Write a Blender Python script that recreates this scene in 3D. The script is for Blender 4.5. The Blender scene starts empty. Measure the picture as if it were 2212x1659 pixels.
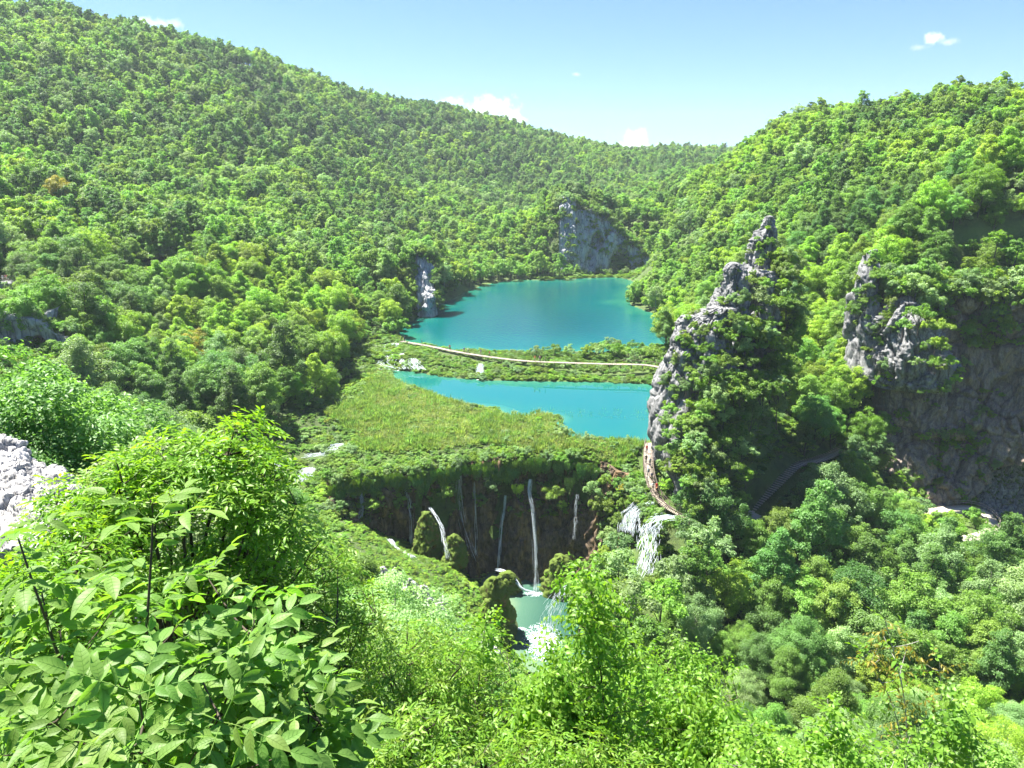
import bpy, math, random, time
import numpy as np
from mathutils import Vector, Matrix, noise as mnoise
T0 = time.time()
SC = bpy.context.scene
COL = SC.collection
R = math.radians
rng = np.random.default_rng(7)
random.seed(7)

# ------------------------------------------------------------------ camera, sky, sun, exposure
CAMZ = 50.0
FPX = 26 / 36 * 2212
PITCH = R(15.6)
cam_d = bpy.data.cameras.new('camera')
cam = bpy.data.objects.new('camera', cam_d)
COL.objects.link(cam)
cam_d.sensor_width = 36
cam_d.lens = 26
cam_d.clip_start = 0.1
cam_d.clip_end = 9000
cam.location = (0, 0, CAMZ)
cam.rotation_euler = (math.pi / 2 - PITCH, 0, 0)
SC.camera = cam

SUN_EL, SUN_AZ = R(65), R(-62)          # azimuth measured from +Y towards +X
world = bpy.data.worlds.new('World')
SC.world = world
world.use_nodes = True
SC.view_settings.view_transform = 'Standard'
SC.view_settings.look = 'None'
SC.view_settings.gamma = 1
SC.view_settings.use_curve_mapping = False
SC.view_settings.exposure = 2.12
SKY_STRENGTH = 0.052
SUN_STRENGTH = 5.0
SC.cycles.max_bounces = 10
SC.cycles.diffuse_bounces = 6
SC.cycles.glossy_bounces = 3
SC.cycles.transmission_bounces = 4
SC.cycles.transparent_max_bounces = 12
SC.cycles.volume_bounces = 1
SC.cycles.use_denoising = True
SC.cycles.denoiser = 'OPENIMAGEDENOISE'
SC.cycles.denoising_input_passes = 'RGB_ALBEDO_NORMAL'
try:
    SC.cycles.caustics_reflective = False
    SC.cycles.caustics_refractive = False
except Exception:
    pass


def px_dir(px, py):
    dx = (px - 1106) / FPX
    dy = (829.5 - py) / FPX
    return np.array([dx, math.cos(PITCH) + dy * math.sin(PITCH), -math.sin(PITCH) + dy * math.cos(PITCH)])


def P(px, py, Y):
    d = px_dir(px, py)
    d = d * (Y / d[1])
    return np.array([d[0], d[1], CAMZ + d[2]])


def Pz(px, py, z):
    d = px_dir(px, py)
    d = d * ((z - CAMZ) / d[2])
    return np.array([d[0], d[1], z])


def project(p):
    """world points (N,3) -> px, py (2212 units), depth"""
    p = np.asarray(p, float)
    x, y, z = p[..., 0], p[..., 1], p[..., 2] - CAMZ
    fwd = y * math.cos(PITCH) - z * math.sin(PITCH)
    up = y * math.sin(PITCH) + z * math.cos(PITCH)
    fwd = np.where(np.abs(fwd) < .01, .01, fwd)
    return 1106 + FPX * x / fwd, 829.5 - FPX * up / fwd, fwd


# ---- world shader: Nishita sky plus a few small summer clouds laid out by direction
nt = world.node_tree
nt.nodes.clear()
N = nt.nodes.new
L = nt.links.new
out = N('ShaderNodeOutputWorld')
bg = N('ShaderNodeBackground')
sky = N('ShaderNodeTexSky')
sky.sky_type = 'NISHITA'
sky.sun_disc = False
sky.sun_elevation = SUN_EL
sky.sun_rotation = SUN_AZ
sky.altitude = 500
sky.air_density = 1.0
sky.dust_density = 0.4
sky.ozone_density = 2.0
bg.inputs['Strength'].default_value = SKY_STRENGTH
bgc = N('ShaderNodeBackground')
bgc.inputs['Color'].default_value = (0.97, 0.98, 1.0, 1)
bgc.inputs['Strength'].default_value = 0.34
mixs = N('ShaderNodeMixShader')
geo = N('ShaderNodeTexCoord')
nz = N('ShaderNodeTexNoise')
nz.inputs['Scale'].default_value = 70
nz.inputs['Detail'].default_value = 6
nz.inputs['Roughness'].default_value = 0.6
L(geo.outputs['Generated'], nz.inputs['Vector'])


def wmath(op, a, b=None, c=None):
    n = N('ShaderNodeMath')
    n.operation = op
    for i, v in enumerate((a, b, c)):
        if v is None:
            continue
        if isinstance(v, (int, float)):
            n.inputs[i].default_value = v
        else:
            L(v, n.inputs[i])
    return n.outputs[0]


sep = N('ShaderNodeSeparateXYZ')
L(geo.outputs['Generated'], sep.inputs[0])
azim = wmath('ARCTAN2', sep.outputs[0], sep.outputs[1])
elev = wmath('ARCSINE', sep.outputs[2])
noff = wmath('SUBTRACT', nz.outputs['Fac'], 0.5)
total = None
CLOUDS = [(1045, 232, 74, 24, 1.1), (985, 220, 40, 13, 1.0), (1085, 256, 44, 16, 1.1), (1130, 258, 12, 8, .7), (1170, 290, 30, 9, .9),
          (1376, 300, 30, 24, 1.0), (1362, 316, 60, 12, .9), (2018, 86, 21, 12, 1.0), (1985, 102, 26, 6, .35), (1245, 160, 9, 5, .5),
          (335, 50, 50, 10, .7), (1500, 322, 50, 8, .8), (1290, 318, 60, 7, .7), (2040, 92, 22, 7, .5),
          (-500, 120, 120, 40, .9), (3000, 200, 160, 45, .9)]
for (cx, cy, rx, ry, amp) in CLOUDS:
    d = px_dir(cx, cy)
    d = d / np.linalg.norm(d)
    a0, e0 = math.atan2(d[0], d[1]), math.asin(d[2])
    u = wmath('DIVIDE', wmath('SUBTRACT', azim, a0), rx / FPX)
    v = wmath('DIVIDE', wmath('SUBTRACT', elev, e0), ry / FPX)
    r2 = wmath('ADD', wmath('MULTIPLY', u, u), wmath('MULTIPLY', v, v))
    f = wmath('SUBTRACT', 1.0, wmath('SQRT', r2))
    f = wmath('MULTIPLY', wmath('MULTIPLY_ADD', noff, 3.0, f), amp * 1.2)
    total = f if total is None else wmath('MAXIMUM', total, f)
cl = N('ShaderNodeClamp')
L(total, cl.inputs[0])
fac = wmath('MULTIPLY', cl.outputs[0], .92)
# blue tint multiplied into the sky colour, dimming it
hsv = N('ShaderNodeHueSaturation')
hsv.inputs['Saturation'].default_value = 1.0
hsv.inputs['Value'].default_value = 1.0
L(sky.outputs[0], hsv.inputs['Color'])
tnt = N('ShaderNodeMix')
tnt.data_type = 'RGBA'
tnt.blend_type = 'MULTIPLY'
tnt.inputs[0].default_value = 1.0
L(hsv.outputs[0], tnt.inputs[6])
tnt.inputs[7].default_value = (.52, .675, 1.0, 1)
L(tnt.outputs[2], bg.inputs['Color'])
L(bg.outputs[0], mixs.inputs[1])
L(bgc.outputs[0], mixs.inputs[2])
L(fac, mixs.inputs[0])
L(mixs.outputs[0], out.inputs[0])

sun_d = bpy.data.lights.new('sun', 'SUN')
sun_d.energy = SUN_STRENGTH
sun_d.angle = R(0.53)
sun_d.color = (1.0, 0.955, 0.88)
sun = bpy.data.objects.new('sun', sun_d)
COL.objects.link(sun)
sv = Vector((math.sin(SUN_AZ) * math.cos(SUN_EL), math.cos(SUN_AZ) * math.cos(SUN_EL), math.sin(SUN_EL)))
sun.rotation_euler = (-sv).to_track_quat('-Z', 'Y').to_euler()
sun.location = (0, 0, 300)


# ------------------------------------------------------------------ noise (vectorised)
def _hash(ix, iy, iz, s):
    h = (ix.astype(np.int64) * 374761393 + iy.astype(np.int64) * 668265263 + iz.astype(np.int64) * 2147483647 + s * 1274126177) & 0xffffffff
    h = ((h ^ (h >> 13)) * 1274126177) & 0xffffffff
    h = ((h ^ (h >> 16)) * 2246822519) & 0xffffffff
    return ((h ^ (h >> 15)) & 0xffffff) / float(0xffffff)


def vnoise(p, s=0):
    p = np.asarray(p, float)
    i = np.floor(p)
    f = p - i
    f = f * f * f * (f * (f * 6 - 15) + 10)
    i = i.astype(np.int64)
    x, y, z = i[..., 0], i[..., 1], i[..., 2]
    r = 0
    for dx in (0, 1):
        wx = f[..., 0] if dx else 1 - f[..., 0]
        for dy in (0, 1):
            wy = f[..., 1] if dy else 1 - f[..., 1]
            for dz in (0, 1):
                wz = f[..., 2] if dz else 1 - f[..., 2]
                r = r + wx * wy * wz * _hash(x + dx, y + dy, z + dz, s)
    return r * 2 - 1


def fbm(p, o=4, s=0, g=.5):
    p = np.asarray(p, float)
    r, a = 0, 1.0
    for k in range(o):
        r = r + a * vnoise(p + k * 17.3, s + k)
        p = p * 2.03
        a *= g
    return r


def voro(p, s=0):
    p = np.asarray(p, float)
    i = np.floor(p).astype(np.int64)
    f1 = np.full(p.shape[:-1], 9.)
    f2 = f1.copy()
    idv = f1.copy()
    for dx in (-1, 0, 1):
        for dy in (-1, 0, 1):
            for dz in (-1, 0, 1):
                c = i + np.array([dx, dy, dz])
                q = c + np.stack([_hash(c[..., 0], c[..., 1], c[..., 2], s + k) for k in (1, 2, 3)], -1)
                d = np.sqrt(((p - q) ** 2).sum(-1))
                hv = _hash(c[..., 0], c[..., 1], c[..., 2], s + 9)
                n1 = d < f1
                f2 = np.where(n1, f1, np.minimum(f2, d))
                idv = np.where(n1, hv, idv)
                f1 = np.where(n1, d, f1)
    return f1, f2, idv


def smooth(x, a=0., b=1.):
    t = np.clip((x - a) / (b - a), 0, 1)
    return t * t * (3 - 2 * t)


def poly_sd(pts, poly):
    """signed distance (inside positive) of pts (N,2) to polygon"""
    pts = np.asarray(pts, float)
    poly = np.asarray(poly, float)
    n = len(poly)
    d = np.full(len(pts), 1e18)
    ins = np.zeros(len(pts), bool)
    for k in range(n):
        a, b = poly[k], poly[(k + 1) % n]
        ab = b - a
        t = np.clip(((pts - a) @ ab) / max(ab @ ab, 1e-12), 0, 1)
        q = pts - (a + t[:, None] * ab)
        d = np.minimum(d, (q ** 2).sum(1))
        c = ((a[1] > pts[:, 1]) != (b[1] > pts[:, 1]))
        xx = (b[0] - a[0]) * (pts[:, 1] - a[1]) / ((b[1] - a[1]) if abs(b[1] - a[1]) > 1e-12 else 1e-12) + a[0]
        ins ^= c & (pts[:, 0] < xx)
    d = np.sqrt(d)
    return np.where(ins, d, -d)


def chaikin(poly, n=2):
    p = np.asarray(poly, float)
    for _ in range(n):
        q = np.roll(p, -1, 0)
        p = np.stack([.75 * p + .25 * q, .25 * p + .75 * q], 1).reshape(-1, p.shape[1])
    return p


def curve_pts(pts, n):
    """catmull-rom through pts, n samples"""
    pts = np.asarray(pts, float)
    m = len(pts)
    ext = np.vstack([2 * pts[0] - pts[1], pts, 2 * pts[-1] - pts[-2]])
    t = np.linspace(0, m - 1, n)
    i = np.clip(t.astype(int), 0, m - 2)
    u = (t - i)[:, None]
    p0, p1, p2, p3 = ext[i], ext[i + 1], ext[i + 2], ext[i + 3]
    return .5 * ((2 * p1) + (-p0 + p2) * u + (2 * p0 - 5 * p1 + 4 * p2 - p3) * u ** 2 + (-p0 + 3 * p1 - 3 * p2 + p3) * u ** 3)


# ------------------------------------------------------------------ mesh + object helpers
def mesh_np(name, V, F, mats=(), attrs=None, smooth_shade=False, mat_index=None):
    """F: (n,3) or (n,4) array or a list of such"""
    me = bpy.data.meshes.new(name)
    V = np.asarray(V, np.float32)
    Fs = [np.asarray(f, np.int32) for f in (F if isinstance(F, list) else [F]) if len(f)]
    nl = sum(f.size for f in Fs)
    npo = sum(len(f) for f in Fs)
    me.vertices.add(len(V))
    me.vertices.foreach_set('co', V.ravel())
    me.loops.add(nl)
    me.polygons.add(npo)
    me.loops.foreach_set('vertex_index', np.concatenate([f.ravel() for f in Fs]))
    tot = np.concatenate([np.full(len(f), f.shape[1], np.int32) for f in Fs])
    st = np.concatenate([[0], np.cumsum(tot)[:-1]]).astype(np.int32)
    me.polygons.foreach_set('loop_start', st)
    me.polygons.foreach_set('loop_total', tot)
    if smooth_shade:
        me.polygons.foreach_set('use_smooth', np.ones(npo, bool))
    for m in mats:
        me.materials.append(m)
    if mat_index is not None:
        me.polygons.foreach_set('material_index', np.asarray(mat_index, np.int32))
    for k, (dom, arr) in (attrs or {}).items():
        a = me.attributes.new(k, 'FLOAT', dom)
        a.data.foreach_set('value', np.asarray(arr, np.float32))
    me.update(calc_edges=True)
    me.validate()
    return me


def obj(name, me, parent=None, loc=None):
    o = bpy.data.objects.new(name, me)
    COL.objects.link(o)
    if parent is not None:
        o.parent = parent
    if loc is not None:
        o.location = loc
    return o


def tag(o, label=None, cat=None, group=None, kind=None):
    if label:
        o['label'] = label
    if cat:
        o['category'] = cat
    if group:
        o['group'] = group
    if kind:
        o['kind'] = kind
    return o


def thing(name, label, cat, loc=(0, 0, 0), rz=0, group=None):
    o = bpy.data.objects.new(name, None)
    COL.objects.link(o)
    o.empty_display_size = .3
    o.location = loc
    o.rotation_euler = (0, 0, rz)
    return tag(o, label, cat, group)


class MB:
    """collects vertices / faces / tints"""
    def __init__(s):
        s.V, s.F3, s.F4, s.n = [], [], [], 0
        s.t3, s.t4 = [], []

    def add(s, V, F, tint=0.5):
        V = np.asarray(V, float)
        F = np.asarray(F, int)
        s.V.append(V)
        t = np.broadcast_to(np.asarray(tint, float), (len(F),))
        if F.shape[1] == 3:
            s.F3.append(F + s.n)
            s.t3.append(t)
        else:
            s.F4.append(F + s.n)
            s.t4.append(t)
        s.n += len(V)

    def box(s, c, size, rot=None, tint=.5):
        v = np.array([[x, y, z] for x in (-.5, .5) for y in (-.5, .5) for z in (-.5, .5)]) * size
        if rot is not None:
            v = v @ np.array(rot).T
        s.add(v + c, [[0, 1, 3, 2], [4, 6, 7, 5], [0, 4, 5, 1], [2, 3, 7, 6], [0, 2, 6, 4], [1, 5, 7, 3]], tint)

    def tube(s, pts, rad, k=6, tint=.5, cap=True):
        pts = np.asarray(pts, float)
        rad = np.broadcast_to(np.asarray(rad, float), (len(pts),))
        tg = np.gradient(pts, axis=0)
        tg /= np.linalg.norm(tg, axis=1, keepdims=True) + 1e-9
        ref = np.array([0, 0, 1.]) if abs(tg[0][2]) < .9 else np.array([1., 0, 0])
        a = np.cross(tg, ref)
        a /= np.linalg.norm(a, axis=1, keepdims=True) + 1e-9
        b = np.cross(tg, a)
        an = np.arange(k) * 2 * math.pi / k
        V = pts[:, None] + rad[:, None, None] * (np.cos(an)[None, :, None] * a[:, None] + np.sin(an)[None, :, None] * b[:, None])
        m = len(pts)
        i = np.arange(m - 1)[:, None] * k
        j = np.arange(k)[None]
        F = np.stack([i + j, i + (j + 1) % k, i + k + (j + 1) % k, i + k + j], -1).reshape(-1, 4)
        s.add(V.reshape(-1, 3), F, tint)

    def build(s, name, mats, parent=None, smooth_shade=False, loc=None):
        me = s.mesh(name, mats, smooth_shade)
        return obj(name, me, parent, loc)

    def mesh(s, name, mats, smooth_shade=False):
        V = np.concatenate(s.V)
        Fs, ts = [], []
        if s.F3:
            Fs.append(np.concatenate(s.F3))
            ts.append(np.concatenate(s.t3))
        if s.F4:
            Fs.append(np.concatenate(s.F4))
            ts.append(np.concatenate(s.t4))
        return mesh_np(name, V, Fs, mats if isinstance(mats, (list, tuple)) else [mats], {'tint': ('FACE', np.concatenate(ts))}, smooth_shade)


# ------------------------------------------------------------------ materials
def mat(name):
    m = bpy.data.materials.new(name)
    m.use_nodes = True
    t = m.node_tree
    t.nodes.clear()
    o = t.nodes.new('ShaderNodeOutputMaterial')
    return m, t, o


def nd(t, typ, **kw):
    n = t.nodes.new(typ)
    for k, v in kw.items():
        if k in n.inputs.keys():
            if hasattr(v, 'node'):
                t.links.new(v, n.inputs[k])
            else:
                n.inputs[k].default_value = v
        else:
            setattr(n, k, v)
    return n


def rgb(c):
    return (c[0], c[1], c[2], 1)


def mixc(t, fac, a, b, mode='MIX'):
    n = t.nodes.new('ShaderNodeMix')
    n.data_type = 'RGBA'
    n.blend_type = mode
    for s, v in ((0, fac), (6, a), (7, b)):
        if hasattr(v, 'node'):
            t.links.new(v, n.inputs[s])
        else:
            n.inputs[s].default_value = v if s == 0 else rgb(v)
    return n.outputs[2]


def ramp(t, fac, stops):
    n = t.nodes.new('ShaderNodeValToRGB')
    while len(n.color_ramp.elements) < len(stops):
        n.color_ramp.elements.new(.5)
    for e, (p, c) in zip(n.color_ramp.elements, stops):
        e.position = p
        e.color = rgb(c) if not isinstance(c, (int, float)) else (c, c, c, 1)
    t.links.new(fac, n.inputs[0])
    return n.outputs[0]


def leaf_mat(name, c1, c2, trans=.35, tcol=None, rough=.45, var=.12, spec=.35):
    """c1..c2: range of leaf colours over the leaves of one plant; var: variation from plant to plant"""
    m, t, o = mat(name)
    at = nd(t, 'ShaderNodeAttribute', attribute_name='tint')
    oi = nd(t, 'ShaderNodeObjectInfo')
    base = mixc(t, at.outputs['Fac'], c1, c2)
    hs = nd(t, 'ShaderNodeHueSaturation')
    mr = nd(t, 'ShaderNodeMapRange')
    t.links.new(oi.outputs['Random'], mr.inputs['Value'])
    mr.inputs['To Min'].default_value = .5 - var * .16
    mr.inputs['To Max'].default_value = .5 + var * .16
    t.links.new(mr.outputs[0], hs.inputs['Hue'])
    mm = nd(t, 'ShaderNodeMath', operation='FRACT')
    m2 = nd(t, 'ShaderNodeMath', operation='MULTIPLY')
    t.links.new(oi.outputs['Random'], m2.inputs[0])
    m2.inputs[1].default_value = 7.31
    t.links.new(m2.outputs[0], mm.inputs[0])
    mr2 = nd(t, 'ShaderNodeMapRange')
    t.links.new(mm.outputs[0], mr2.inputs['Value'])
    mr2.inputs['To Min'].default_value = 1 - var * 2.4
    mr2.inputs['To Max'].default_value = 1 + var * 2.0
    t.links.new(mr2.outputs[0], hs.inputs['Value'])
    t.links.new(base, hs.inputs['Color'])
    p = nd(t, 'ShaderNodeBsdfPrincipled')
    p.inputs['Roughness'].default_value = rough
    p.inputs['Specular IOR Level'].default_value = spec
    t.links.new(hs.outputs[0], p.inputs['Base Color'])
    tr = nd(t, 'ShaderNodeBsdfTranslucent')
    tc = mixc(t, 1.0, hs.outputs[0], tcol or (1.5, 1.55, .75), 'MULTIPLY')
    t.links.new(tc, tr.inputs['Color'])
    mx = nd(t, 'ShaderNodeMixShader')
    mx.inputs[0].default_value = trans
    t.links.new(p.outputs[0], mx.inputs[1])
    t.links.new(tr.outputs[0], mx.inputs[2])
    t.links.new(mx.outputs[0], o.inputs[0])
    return m


def bark_mat(name, c):
    m, t, o = mat(name)
    tc = nd(t, 'ShaderNodeTexCoord')
    n1 = nd(t, 'ShaderNodeTexNoise', Scale=6., Detail=5.)
    t.links.new(tc.outputs['Object'], n1.inputs['Vector'])
    p = nd(t, 'ShaderNodeBsdfPrincipled')
    p.inputs['Roughness'].default_value = .9
    t.links.new(ramp(t, n1.outputs['Fac'], [(.3, tuple(x * .55 for x in c)), (.7, tuple(x * 1.4 for x in c))]), p.inputs['Base Color'])
    t.links.new(p.outputs[0], o.inputs[0])
    return m


def rock_mat(name, light, dark, moss=(.07, .11, .025), mossy=.5, streak=.5, scale=1., bump=.6, warm=None):
    m, t, o = mat(name)
    g = nd(t, 'ShaderNodeNewGeometry')
    mp = nd(t, 'ShaderNodeMapping')
    t.links.new(g.outputs['Position'], mp.inputs['Vector'])
    mp.inputs['Scale'].default_value = (1, 1, .22)
    n1 = nd(t, 'ShaderNodeTexNoise', Scale=.9 * scale, Detail=9., Roughness=.65)
    t.links.new(mp.outputs[0], n1.inputs['Vector'])
    n2 = nd(t, 'ShaderNodeTexNoise', Scale=.35 * scale, Detail=8., Roughness=.7)
    t.links.new(g.outputs['Position'], n2.inputs['Vector'])
    c = ramp(t, n1.outputs['Fac'], [(.38, dark), (.5, tuple(a * .6 + b * .4 for a, b in zip(light, dark))), (.62, light)])
    c = mixc(t, ramp(t, n2.outputs['Fac'], [(.42, 0.0), (.62, 1.0)]), c, tuple(a * streak + b * (1 - streak) for a, b in zip(dark, light)))
    if warm:
        n4 = nd(t, 'ShaderNodeTexNoise', Scale=.5 * scale, Detail=4.)
        t.links.new(mp.outputs[0], n4.inputs['Vector'])
        c = mixc(t, ramp(t, n4.outputs['Fac'], [(.5, 0.0), (.66, 1.0)]), c, warm)
    # cracks
    vo = nd(t, 'ShaderNodeTexVoronoi', feature='DISTANCE_TO_EDGE', Scale=1.1 * scale)
    nn = nd(t, 'ShaderNodeTexNoise', Scale=2. * scale, Detail=4.)
    t.links.new(g.outputs['Position'], nn.inputs['Vector'])
    ad = mixc(t, .35, mp.outputs[0], nn.outputs['Color'], 'ADD')
    t.links.new(ad, vo.inputs['Vector'])
    c = mixc(t, ramp(t, vo.outputs['Distance'], [(.0, .75), (.06, 0.0)]), c, tuple(x * .5 for x in dark))
    # moss and grass growing on ledges
    sp = nd(t, 'ShaderNodeSeparateXYZ')
    t.links.new(g.outputs['Normal'], sp.inputs[0])
    n3 = nd(t, 'ShaderNodeTexNoise', Scale=.55 * scale, Detail=6., Roughness=.7)
    t.links.new(g.outputs['Position'], n3.inputs['Vector'])
    a1 = nd(t, 'ShaderNodeMath', operation='MULTIPLY_ADD')
    t.links.new(n3.outputs['Fac'], a1.inputs[0])
    a1.inputs[1].default_value = 1.6
    t.links.new(sp.outputs[2], a1.inputs[2])
    c = mixc(t, ramp(t, a1.outputs[0], [(1.62 - mossy, 0.0), (1.74 - mossy, 1.0)]) if mossy < 1.7 else 1.0, c, moss)
    p = nd(t, 'ShaderNodeBsdfPrincipled')
    p.inputs['Roughness'].default_value = .92
    p.inputs['Specular IOR Level'].default_value = .2
    t.links.new(c, p.inputs['Base Color'])
    b1 = nd(t, 'ShaderNodeBump')
    b1.inputs['Strength'].default_value = bump
    b1.inputs['Distance'].default_value = .5 / scale
    hgt = mixc(t, .5, n1.outputs['Fac'], n2.outputs['Fac'], 'ADD')
    t.links.new(hgt, b1.inputs['Height'])
    t.links.new(b1.outputs[0], p.inputs['Normal'])
    t.links.new(p.outputs[0], o.inputs[0])
    return m


def plain_mat(name, c, rough=.7, c2=None, scale=8., spec=.4):
    m, t, o = mat(name)
    p = nd(t, 'ShaderNodeBsdfPrincipled')
    p.inputs['Roughness'].default_value = rough
    p.inputs['Specular IOR Level'].default_value = spec
    tc = nd(t, 'ShaderNodeTexCoord')
    n1 = nd(t, 'ShaderNodeTexNoise', Scale=scale, Detail=5.)
    t.links.new(tc.outputs['Object'], n1.inputs['Vector'])
    c2 = c2 or tuple(x * .72 for x in c)
    t.links.new(ramp(t, n1.outputs['Fac'], [(.3, c2), (.7, c)]), p.inputs['Base Color'])
    t.links.new(p.outputs[0], o.inputs[0])
    return m


M = {}
# broadleaf crown colours: the kinds of tree the forest mixes
M['leaf_mid'] = leaf_mat('leaf_mid_green', (.135, .250, .042), (.225, .380, .070), trans=.48)
M['leaf_yellow'] = leaf_mat('leaf_yellow_green', (.165, .290, .030), (.280, .440, .050), trans=.48)
M['leaf_dark'] = leaf_mat('leaf_dark_green', (.090, .185, .046), (.155, .290, .072), trans=.46)
M['leaf_grey'] = leaf_mat('leaf_grey_green', (.155, .260, .090), (.265, .395, .155), trans=.42)
M['leaf_gold'] = leaf_mat('leaf_gold', (.20, .24, .02), (.34, .30, .03), trans=.4)
M['leaf_shrub'] = leaf_mat('leaf_shrub', (.110, .215, .026), (.215, .350, .044), trans=.45)
M['leaf_ash'] = leaf_mat('leaf_ash_shrub', (.125, .265, .022), (.205, .375, .040), trans=.48, tcol=(1.7, 1.6, .5), var=.05)
M['leaf_elder'] = leaf_mat('leaf_large_blue_green', (.118, .215, .042), (.205, .340, .075), trans=.46, tcol=(1.4, 1.7, .5), rough=.5, var=.08, spec=.25)
M['leaf_sapling'] = leaf_mat('leaf_sapling', (.120, .255, .026), (.210, .375, .048), trans=.48, tcol=(1.6, 1.6, .5), var=.06)
M['leaf_new'] = leaf_mat('leaf_new_reddish', (.20, .22, .03), (.36, .25, .05), trans=.45, var=.05)
M['reed'] = leaf_mat('reed_blades', (.13, .25, .050), (.27, .38, .12), trans=.4, var=.15)
M['grass'] = leaf_mat('grass_blades', (.17, .27, .06), (.34, .38, .15), trans=.4, var=.15)
M['bark'] = bark_mat('bark', (.075, .06, .048))
M['bark_pale'] = bark_mat('bark_pale', (.30, .28, .25))
M['twig'] = bark_mat('twig_brown', (.06, .045, .03))
M['limestone'] = rock_mat('limestone_grey', (.30, .30, .29), (.085, .088, .09), mossy=.5, streak=.55)
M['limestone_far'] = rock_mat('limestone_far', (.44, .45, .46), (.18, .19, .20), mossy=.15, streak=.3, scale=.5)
M['limestone_white'] = rock_mat('limestone_white', (.60, .585, .56), (.20, .197, .19), mossy=.12, streak=.25, scale=3.2, bump=.9, moss=(.16, .17, .05))
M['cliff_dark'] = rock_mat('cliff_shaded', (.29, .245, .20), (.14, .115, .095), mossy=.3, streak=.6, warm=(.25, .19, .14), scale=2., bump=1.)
M['tufa'] = rock_mat('tufa_brown', (.175, .13, .085), (.06, .045, .03), moss=(.05, .085, .018), mossy=.28, streak=.7, scale=1.3, warm=(.22, .145, .07))
M['moss_rock'] = rock_mat('moss_covered_tufa', (.20, .15, .07), (.09, .07, .03), moss=(.085, .125, .02), mossy=.95, streak=.5, scale=1.2, warm=(.17, .13, .045))
M['wood'] = plain_mat('weathered_planks', (.42, .36, .29), .85, (.24, .20, .16), 3.)
M['wood_dark'] = plain_mat('rail_wood', (.16, .125, .10), .85)
M['gravel'] = plain_mat('gravel_path', (.52, .46, .38), .95, (.36, .31, .25), 2.)
M['metal'] = plain_mat('railing_metal', (.45, .46, .47), .4)


# ------------------------------------------------------------------ lay of the land
UL_Z, LL_Z, POOL_Z = 0.0, -2.5, -28.4
U = [Pz(*p, UL_Z)[:2] for p in [(862, 712), (880, 699), (905, 682), (945, 660), (985, 641), (1012, 628), (1050, 614), (1100, 607), (1160, 605), (1220, 604), (1290, 600), (1345, 600)]]
U += [np.array(p) for p in [(62, 362), (54, 335), (50, 312), (47, 300), (52, 285), (57, 265), (55, 245), (50, 225), (44, 214)]]
U += [Pz(*p, UL_Z)[:2] for p in [(1400, 752), (1250, 764), (1100, 763), (1000, 758), (930, 747), (868, 735)]]
UPPER = chaikin(U, 2)
LOWER = chaikin([Pz(*p, LL_Z)[:2] for p in [(842, 800), (875, 802), (905, 806), (960, 815), (1035, 822), (1120, 824), (1200, 826), (1300, 826), (1448, 832), (1448, 870), (1430, 930), (1400, 956),
                 (1330, 957), (1270, 952), (1215, 938), (1190, 915), (1225, 903), (1190, 893), (1130, 905), (1095, 906), (1080, 885), (1040, 880), (1000, 876), (950, 862), (900, 843), (850, 822)]], 2)
POOL = chaikin([Pz(*p, POOL_Z)[:2] for p in [(1030, 1262), (1090, 1245), (1240, 1245), (1330, 1290), (1350, 1380), (1300, 1470), (1150, 1440), (1100, 1405), (1098, 1350), (1112, 1300), (1080, 1290)]], 2)

G = []


def g(px, py, Y, drop=8):
    p = P(px, py, Y)
    G.append((p[0], p[1], p[2] - drop))


def w(x, y, z):
    G.append((x, y, z))


# skyline of the left mountain, the far ridge and the right hill
for a in [(0, 5, 520), (150, 15, 530), (300, 45, 560), (430, 78, 600), (600, 130, 660), (800, 195, 740), (960, 225, 790), (1100, 265, 840), (1200, 302, 880), (1300, 318, 900), (1430, 324, 920), (1560, 328, 930)]:
    g(*a)
    p = P(*a)
    w(p[0] * 1.25 - 20, p[1] * 1.25, p[2] - 55)
for a in [(-500, -20, 500), (-500, 300, 300), (-500, 700, 130), (-400, 950, 60)]:
    g(*a)
# left slope
for a in [(100, 200, 380), (100, 400, 270), (100, 560, 200), (100, 700, 160), (60, 790, 138), (100, 900, 112), (350, 300, 400), (350, 450, 290), (350, 600, 215), (350, 750, 165), (330, 860, 138), (350, 960, 118),
          (600, 250, 520), (600, 400, 380), (600, 550, 270), (600, 700, 205), (600, 820, 172), (800, 350, 560), (800, 470, 400), (800, 570, 300), (780, 700, 222), (720, 840, 178), (900, 350, 640),
          (900, 450, 480), (900, 540, 350), (860, 640, 262), (1000, 400, 620), (1000, 480, 470), (1000, 560, 400), (1100, 400, 650), (1120, 480, 480), (1130, 540, 410), (1200, 400, 640), (1230, 450, 480), (1300, 380, 700),
          (1400, 400, 650), (1420, 480, 480), (1450, 400, 620), (1300, 440, 470), (1480, 350, 800)]:
    g(*a)
# right hill
for a in [(1560, 330, 450), (1650, 272, 385), (1760, 242, 330), (1900, 202, 290), (2000, 178, 270), (2110, 172, 250), (2212, 152, 235), (2500, 120, 215)]:
    g(*a, 9 + 12 * (a[0] - 1560) / 650)
    p = P(*a)
    w(p[0] * 1.35, p[1] * 1.3, p[2] - 15)
for a in [(1500, 420, 400), (1470, 500, 350), (1440, 580, 312), (1560, 470, 320), (1540, 600, 262), (1480, 700, 235), (1650, 400, 310), (1800, 350, 280), (1800, 450, 235), (1950, 350, 245), (1950, 470, 212), (2150, 330, 220), (2180, 480, 215),
          (1700, 560, 230), (1760, 700, 195), (1760, 800, 178), (2350, 500, 212)]:
    g(*a)
for q in [(60, 300, 3), (68, 270, 6), (62, 240, 5), (52, 210, 3), (58, 195, 3), (70, 380, 6), (75, 340, 10)]:
    w(*q)
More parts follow.
